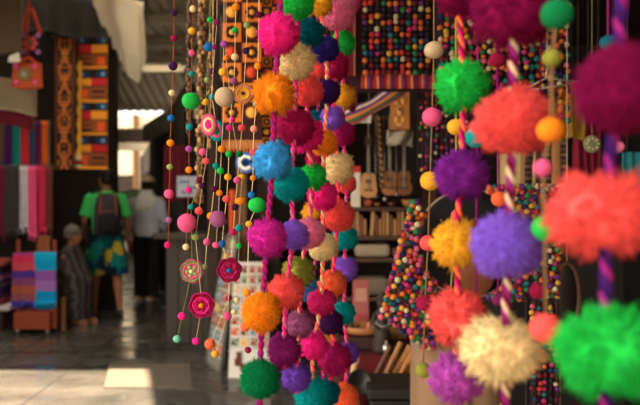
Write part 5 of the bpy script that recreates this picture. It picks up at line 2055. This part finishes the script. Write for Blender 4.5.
# dark metal doll with silver
p = at(382, 354, 3.5)
q = Vector((p.x, 3.50, tz + .002))
dl = thing('dark_doll', q, 'dark figure with silver ornaments standing beside the round tray', 'figurine')
mb = MB()
mb.lathe([(.045, 0), (.05, .02), (.036, .10), (.026, .17), (.036, .19), (.02, .215), (.012, .222)], q, 18)
mb.sphere(q + Vector((0, 0, .245)), (.026, .026, .03), 14, 10)
for sg in (-1, 1):
    mb.tube([q + Vector((sg * .03, 0, .19)), q + Vector((sg * .052, -.01, .14)), q + Vector((sg * .02, -.04, .12))], [.012, .011, .008], 8)
mb.build('body', mat('dark_bronze', (52, 42, 36), 0.7, .3, 20), dl)
mb = MB()
mb.lathe([(.034, 0), (.035, .005), (.02, .014), (.015, .03), (0, .034)], q + Vector((0, 0, .262)), 18)
lab(mb.build('hat', mat('dark_felt_hat', (60, 46, 38), 0.9), dl), 'dark brimmed hat')
mb = MB()
for k in range(8):
    a2 = math.pi * (1 + k / 7)
    mb.sphere(q + Vector((.028 * math.cos(a2), .03 * math.sin(a2), .15 - .02 * math.sin(math.pi * k / 7))), .005, 8, 6)
lab(mb.build('ornament', mat('tarnished_silver', (190, 180, 168)), dl), 'silver ornament')
# shell rattles with silver in front
for i, (px, py, r) in enumerate([(389, 362, .024), (384, 371, .020), (391, 373, .018), (380, 379, .017)]):
    mb = MB()
    p = at(px, py, 3.33)
    p.z = max(p.z, tz + .01)
    p = Vector((p.x, 3.46 + .05 * (i % 2) + .03 * i, tz + .004 + r))
    mb.sphere(p, (r, r, r), 14, 10)
    mb.tube([p + Vector((0, 0, r * .9)), p + Vector((0, 0, r * 1.5))], r * .22, 8)
    o = mb.build('silver_rattle', mat('tarnished_silver', (190, 180, 168)))
    tag(o, ['largest silver rattle on the red cloth before the flutes', 'silver rattle second in size on the red cloth', 'small silver rattle at the right of the red cloth group', 'smallest silver rattle on the red cloth'][i], 'rattle', 'silver rattles on the red cloth')
# bundle of bamboo flutes leaning back over the chest
FL = [((378, 392), (401, 342), .014, (150, 104, 60)), ((384, 394), (410, 346), .016, (190, 130, 72)), ((391, 394), (414, 350), .015, (176, 108, 54)), ((397, 394), (419, 356), .015, (206, 132, 64)), ((370, 388), (390, 346), .012, (96, 66, 44)), ((405, 395), (426, 362), .013, (160, 90, 48))]
for i, (b0, b1, r, cl) in enumerate(FL):
    A, B = at(b0[0], b0[1], 3.31 + .03 * (i % 2)), at(b1[0], b1[1], 3.35 + .03 * (i % 2))
    A.z = max(A.z, .40)
    if True:
        mb = MB()
        L = (B - A)
        pts = [A + L * t for t in (0, .02, .33, .34, .36, .66, .67, .69, .98, 1)]
        mb.tube(pts, [r, r, r, r * 1.15, r, r, r * 1.15, r, r, r * .9], 12, 0)
        for t in (.45, .52, .59, .66):
            mb.sphere(A + L * t + Vector((0, -r, 0)), (r * .3, r * .3, r * .4), 8, 6, 1)
    o = mb.build('bamboo_flute', [mat('bamboo_%d' % i, cl, 0.5, .2, 16), mat('dark_hole', (26, 16, 12))])
    tag(o, '%s bamboo flute leaning on the red cloth behind the chest, %s from the left' % (['tan', 'light tan', 'brown', 'orange tan', 'dark thin', 'short reddish'][i], ORD[[1, 2, 3, 4, 0, 5][i]]), 'flute', 'bamboo flutes leaning behind the chest')
# tan carved wooden block with figures above flutes
p = at(398, 340, 3.75)
mb = MB()
q = Vector((p.x, 3.84, tz + .002))
for k in range(9):
    x = -.05 + .0125 * k
    h = .22 - .012 * abs(k - 4) - .01 * k
    mb.tube([q + Vector((x, 0, 0)), q + Vector((x, 0, h))], .0065, 8, 0)
mb.box(q + Vector((0, -.008, .12)), (.115, .006, .016), mi=1)
tag(mb.build('panpipe', [mat('panpipe_cane', (196, 146, 84), 0.5, .2, 20), mat('panpipe_band', (140, 60, 50), 0.8)]), 'tan cane panpipe standing behind the flutes', 'panpipe')
# metal disc and wooden spoon at lower left
p = at(358, 382, 3.1)
pan = thing('metal_pan', (p.x, 3.1, p.z - .07), 'grey metal pan leaning at the foot of the middle cluster', 'pan')
mb = MB()
M4 = rotz(R(20)) @ rotx(R(78))
mb.lathe([(0, 0), (.042, 0), (.053, .014), (.056, .014), (.045, -.005), (0, -.005)], p, 28, 0, M4)
mb.build('pan_body', mat('grey_metal', (70, 68, 64), 0.45, .15, 10, metal=.8), pan)
mb = MB()
mb.tube([p + Vector((.033, -.005, -.035)), p + Vector((.055, -.01, -.06))], [(.006, .012), (.006, .010)], 8)
mb.build('handle', mat('grey_metal', (98, 96, 92)), pan)
A, B = at(350, 394, 3.15), at(356, 354, 3.2)
mb = MB()
mb.tube([A, A.lerp(B, .7), A.lerp(B, .82), B], [(.009, .012), (.011, .014), (.012, .022), (.008, .016)], 10)
tag(mb.build('wooden_spoon', palewood), 'pale wooden spoon standing behind the grey pan', 'spoon')
# crate that carries the pan and the spoon
zc = A.z - .004
a_, c_ = at(335, 0, 3.1), at(366, 0, 3.1)
mb = MB()
mb.box(((a_.x + c_.x) / 2 - .01, 3.17, zc / 2), (c_.x - a_.x - .03, .28, zc), bev=.006)
tag(mb.build('low_crate', darkwood), 'dark crate left of the black chest', 'crate')

# ------------------------------------------------------------------ goods at far right
post(556, 2.65, 2.56, 0.030, 'thin bamboo coloured post behind the orange felt ball', mat('bamboo_post', (148, 100, 52), 0.6, .2, 16))
drape('hanging_cloth', 574, 602, 118, 214, 2.9, mat('wine_red_cloth', (120, 22, 42), 0.95, .2, 8), 'wine red cloth hanging between the two coral pompoms', 'cloth', 4, .03)
drape('hanging_cloth', 623, 650, 152, 214, 2.6, mat('dusky_teal_cloth', (34, 112, 116), 0.95, .2, 8), 'dusky teal cloth hanging at the right edge', 'cloth', 3, .02)
drape('hanging_cloth', 556, 590, 84, 140, 2.75, mat('ochre_cloth', (150, 112, 36), 0.95, .2, 8), 'ochre cloth hanging behind the magenta pompom', 'cloth', 2, .03, taper=.35)
drape('plaid_cloth', 524, 566, 136, 186, 3.0, stripe_mat('dark_plaid', [(58, 40, 38), (92, 60, 54), (40, 28, 30), (110, 84, 70)], 2, .05, .95), 'dark plaid cloth hanging behind the orange felt ball', 'cloth', 2, .012)
# cords that carry these cloths
mb = MB()
for (px, py, Y) in ((578, 118, 2.9), (598, 118, 2.9), (627, 152, 2.6), (648, 152, 2.6), (558, 84, 2.75), (588, 84, 2.75), (527, 136, 3.0), (563, 136, 3.0)):
    q = at(px, py + .6, Y)
    mb.tube([q, (q.x, q.y, 2.56)], .003, 5)
struct(mb.build('trim_12', darkwood))
# cream carton stack
for (px0, px1, py0, py1, Y, cl, nm, lb) in ((506, 606, 184, 242, 2.95, (196, 164, 112), 'cream_carton', 'large cream carton behind the green felt ball'), (514, 536, 150, 186, 3.0, (186, 160, 116), 'tall_carton', 'narrow cream carton standing left on the large carton')):
    a_, c_ = at(px0, py0, Y), at(px1, py1, Y)
    z0 = at(0, 242, 2.95).z + .002 if nm == 'cream_carton' else at(0, 184, 2.95).z + .002
    mb = MB()
    mb.box(((a_.x + c_.x) / 2, Y + .14, (a_.z + z0) / 2), (c_.x - a_.x, .28, a_.z - z0), bev=.004, mi=0)
    mb.box(((a_.x + c_.x) / 2, Y - .002, (a_.z + z0) / 2), (.04, .004, a_.z - z0), mi=1)
    tag(mb.build('carton', [mat('cream_card', (196, 164, 112), 0.8), mat('parcel_tape', (160, 120, 74), 0.5)]), lb, 'carton')
mb = MB()
a_, c_ = at(496, 242, 2.9), at(625, 242, 2.9)
mb.box(((a_.x + c_.x) / 2, 3.11, a_.z / 2), (c_.x - a_.x, .42, a_.z), bev=.006)
tag(mb.build('dark_cabinet', mat('black_wood', (26, 19, 17))), 'black cabinet under the cream cartons', 'cabinet')
# wire coat hanger and green disc
p = at(546, 72, 2.3)
hg = MB()
for pts in ([(520, 92), (546, 78), (580, 82)], [(520, 92), (580, 82)], [(546, 78), (547, 66)]):
    hg.tube([at(x, y, 2.3) for x, y in pts], .0035, 6)
q = at(547, 66, 2.3)
hg.tube([q, (q.x, q.y, 2.56)], .003, 6)
tag(hg.build('coat_hanger', mat('pale_wire', (170, 150, 130), 0.4, metal=.5)), 'pale wire coat hanger hanging above the orange felt ball', 'coat hanger')
p = at(592, 144, 2.4)
mb = MB()
mb.lathe([(0, 0), (.026, .004), (.030, 0), (.026, -.006), (0, -.008)], p, 20, 0, rotx(R(90)))
for k in range(8):
    a2 = k * math.pi / 4
    mb.sphere(p + Vector((.018 * math.cos(a2), -.008, .018 * math.sin(a2))), .004, 8, 6, 1)
mb.tube([p, (p.x, p.y, 2.56)], .0014, 5, 0)
tag(mb.build('woven_medallion', [mat('sage_weave', (120, 120, 84), 0.9), mat('pale_dots', (190, 170, 130), 0.9)]), 'small sage green round medallion in front of the wine red cloth', 'ornament')
# oval dark mirror
p = at(567, 296, 2.5)
mr = thing('oval_mirror', (p.x, 2.5, p.z - .14), 'dark oval mirror hanging right of the felt ball swag', 'mirror')
def oval(rx, rz, y, r, n=40):
    return [p + Vector((rx * math.cos(i * 2 * math.pi / n), y, rz * math.sin(i * 2 * math.pi / n))) for i in range(n + 1)]
mb = MB()
mb.tube(oval(.042, .115, 0, 0), .008, 8, caps=False)
mb.build('frame', mat('brown_frame', (92, 62, 44), 0.5), mr)
mb = MB()
mb.sphere(p, (.042, .004, .113), 24, 12)
mb.build('mirror_glass', mat('dark_glass', (26, 22, 20), 0.25, .05, 5), mr)
mb = MB()
mb.tube([p + Vector((0, 0, .115)), (p.x, p.y, 2.56)], .0018, 5)
mb.build('cord', mat('yarn_tan', YARN['tan']), mr)
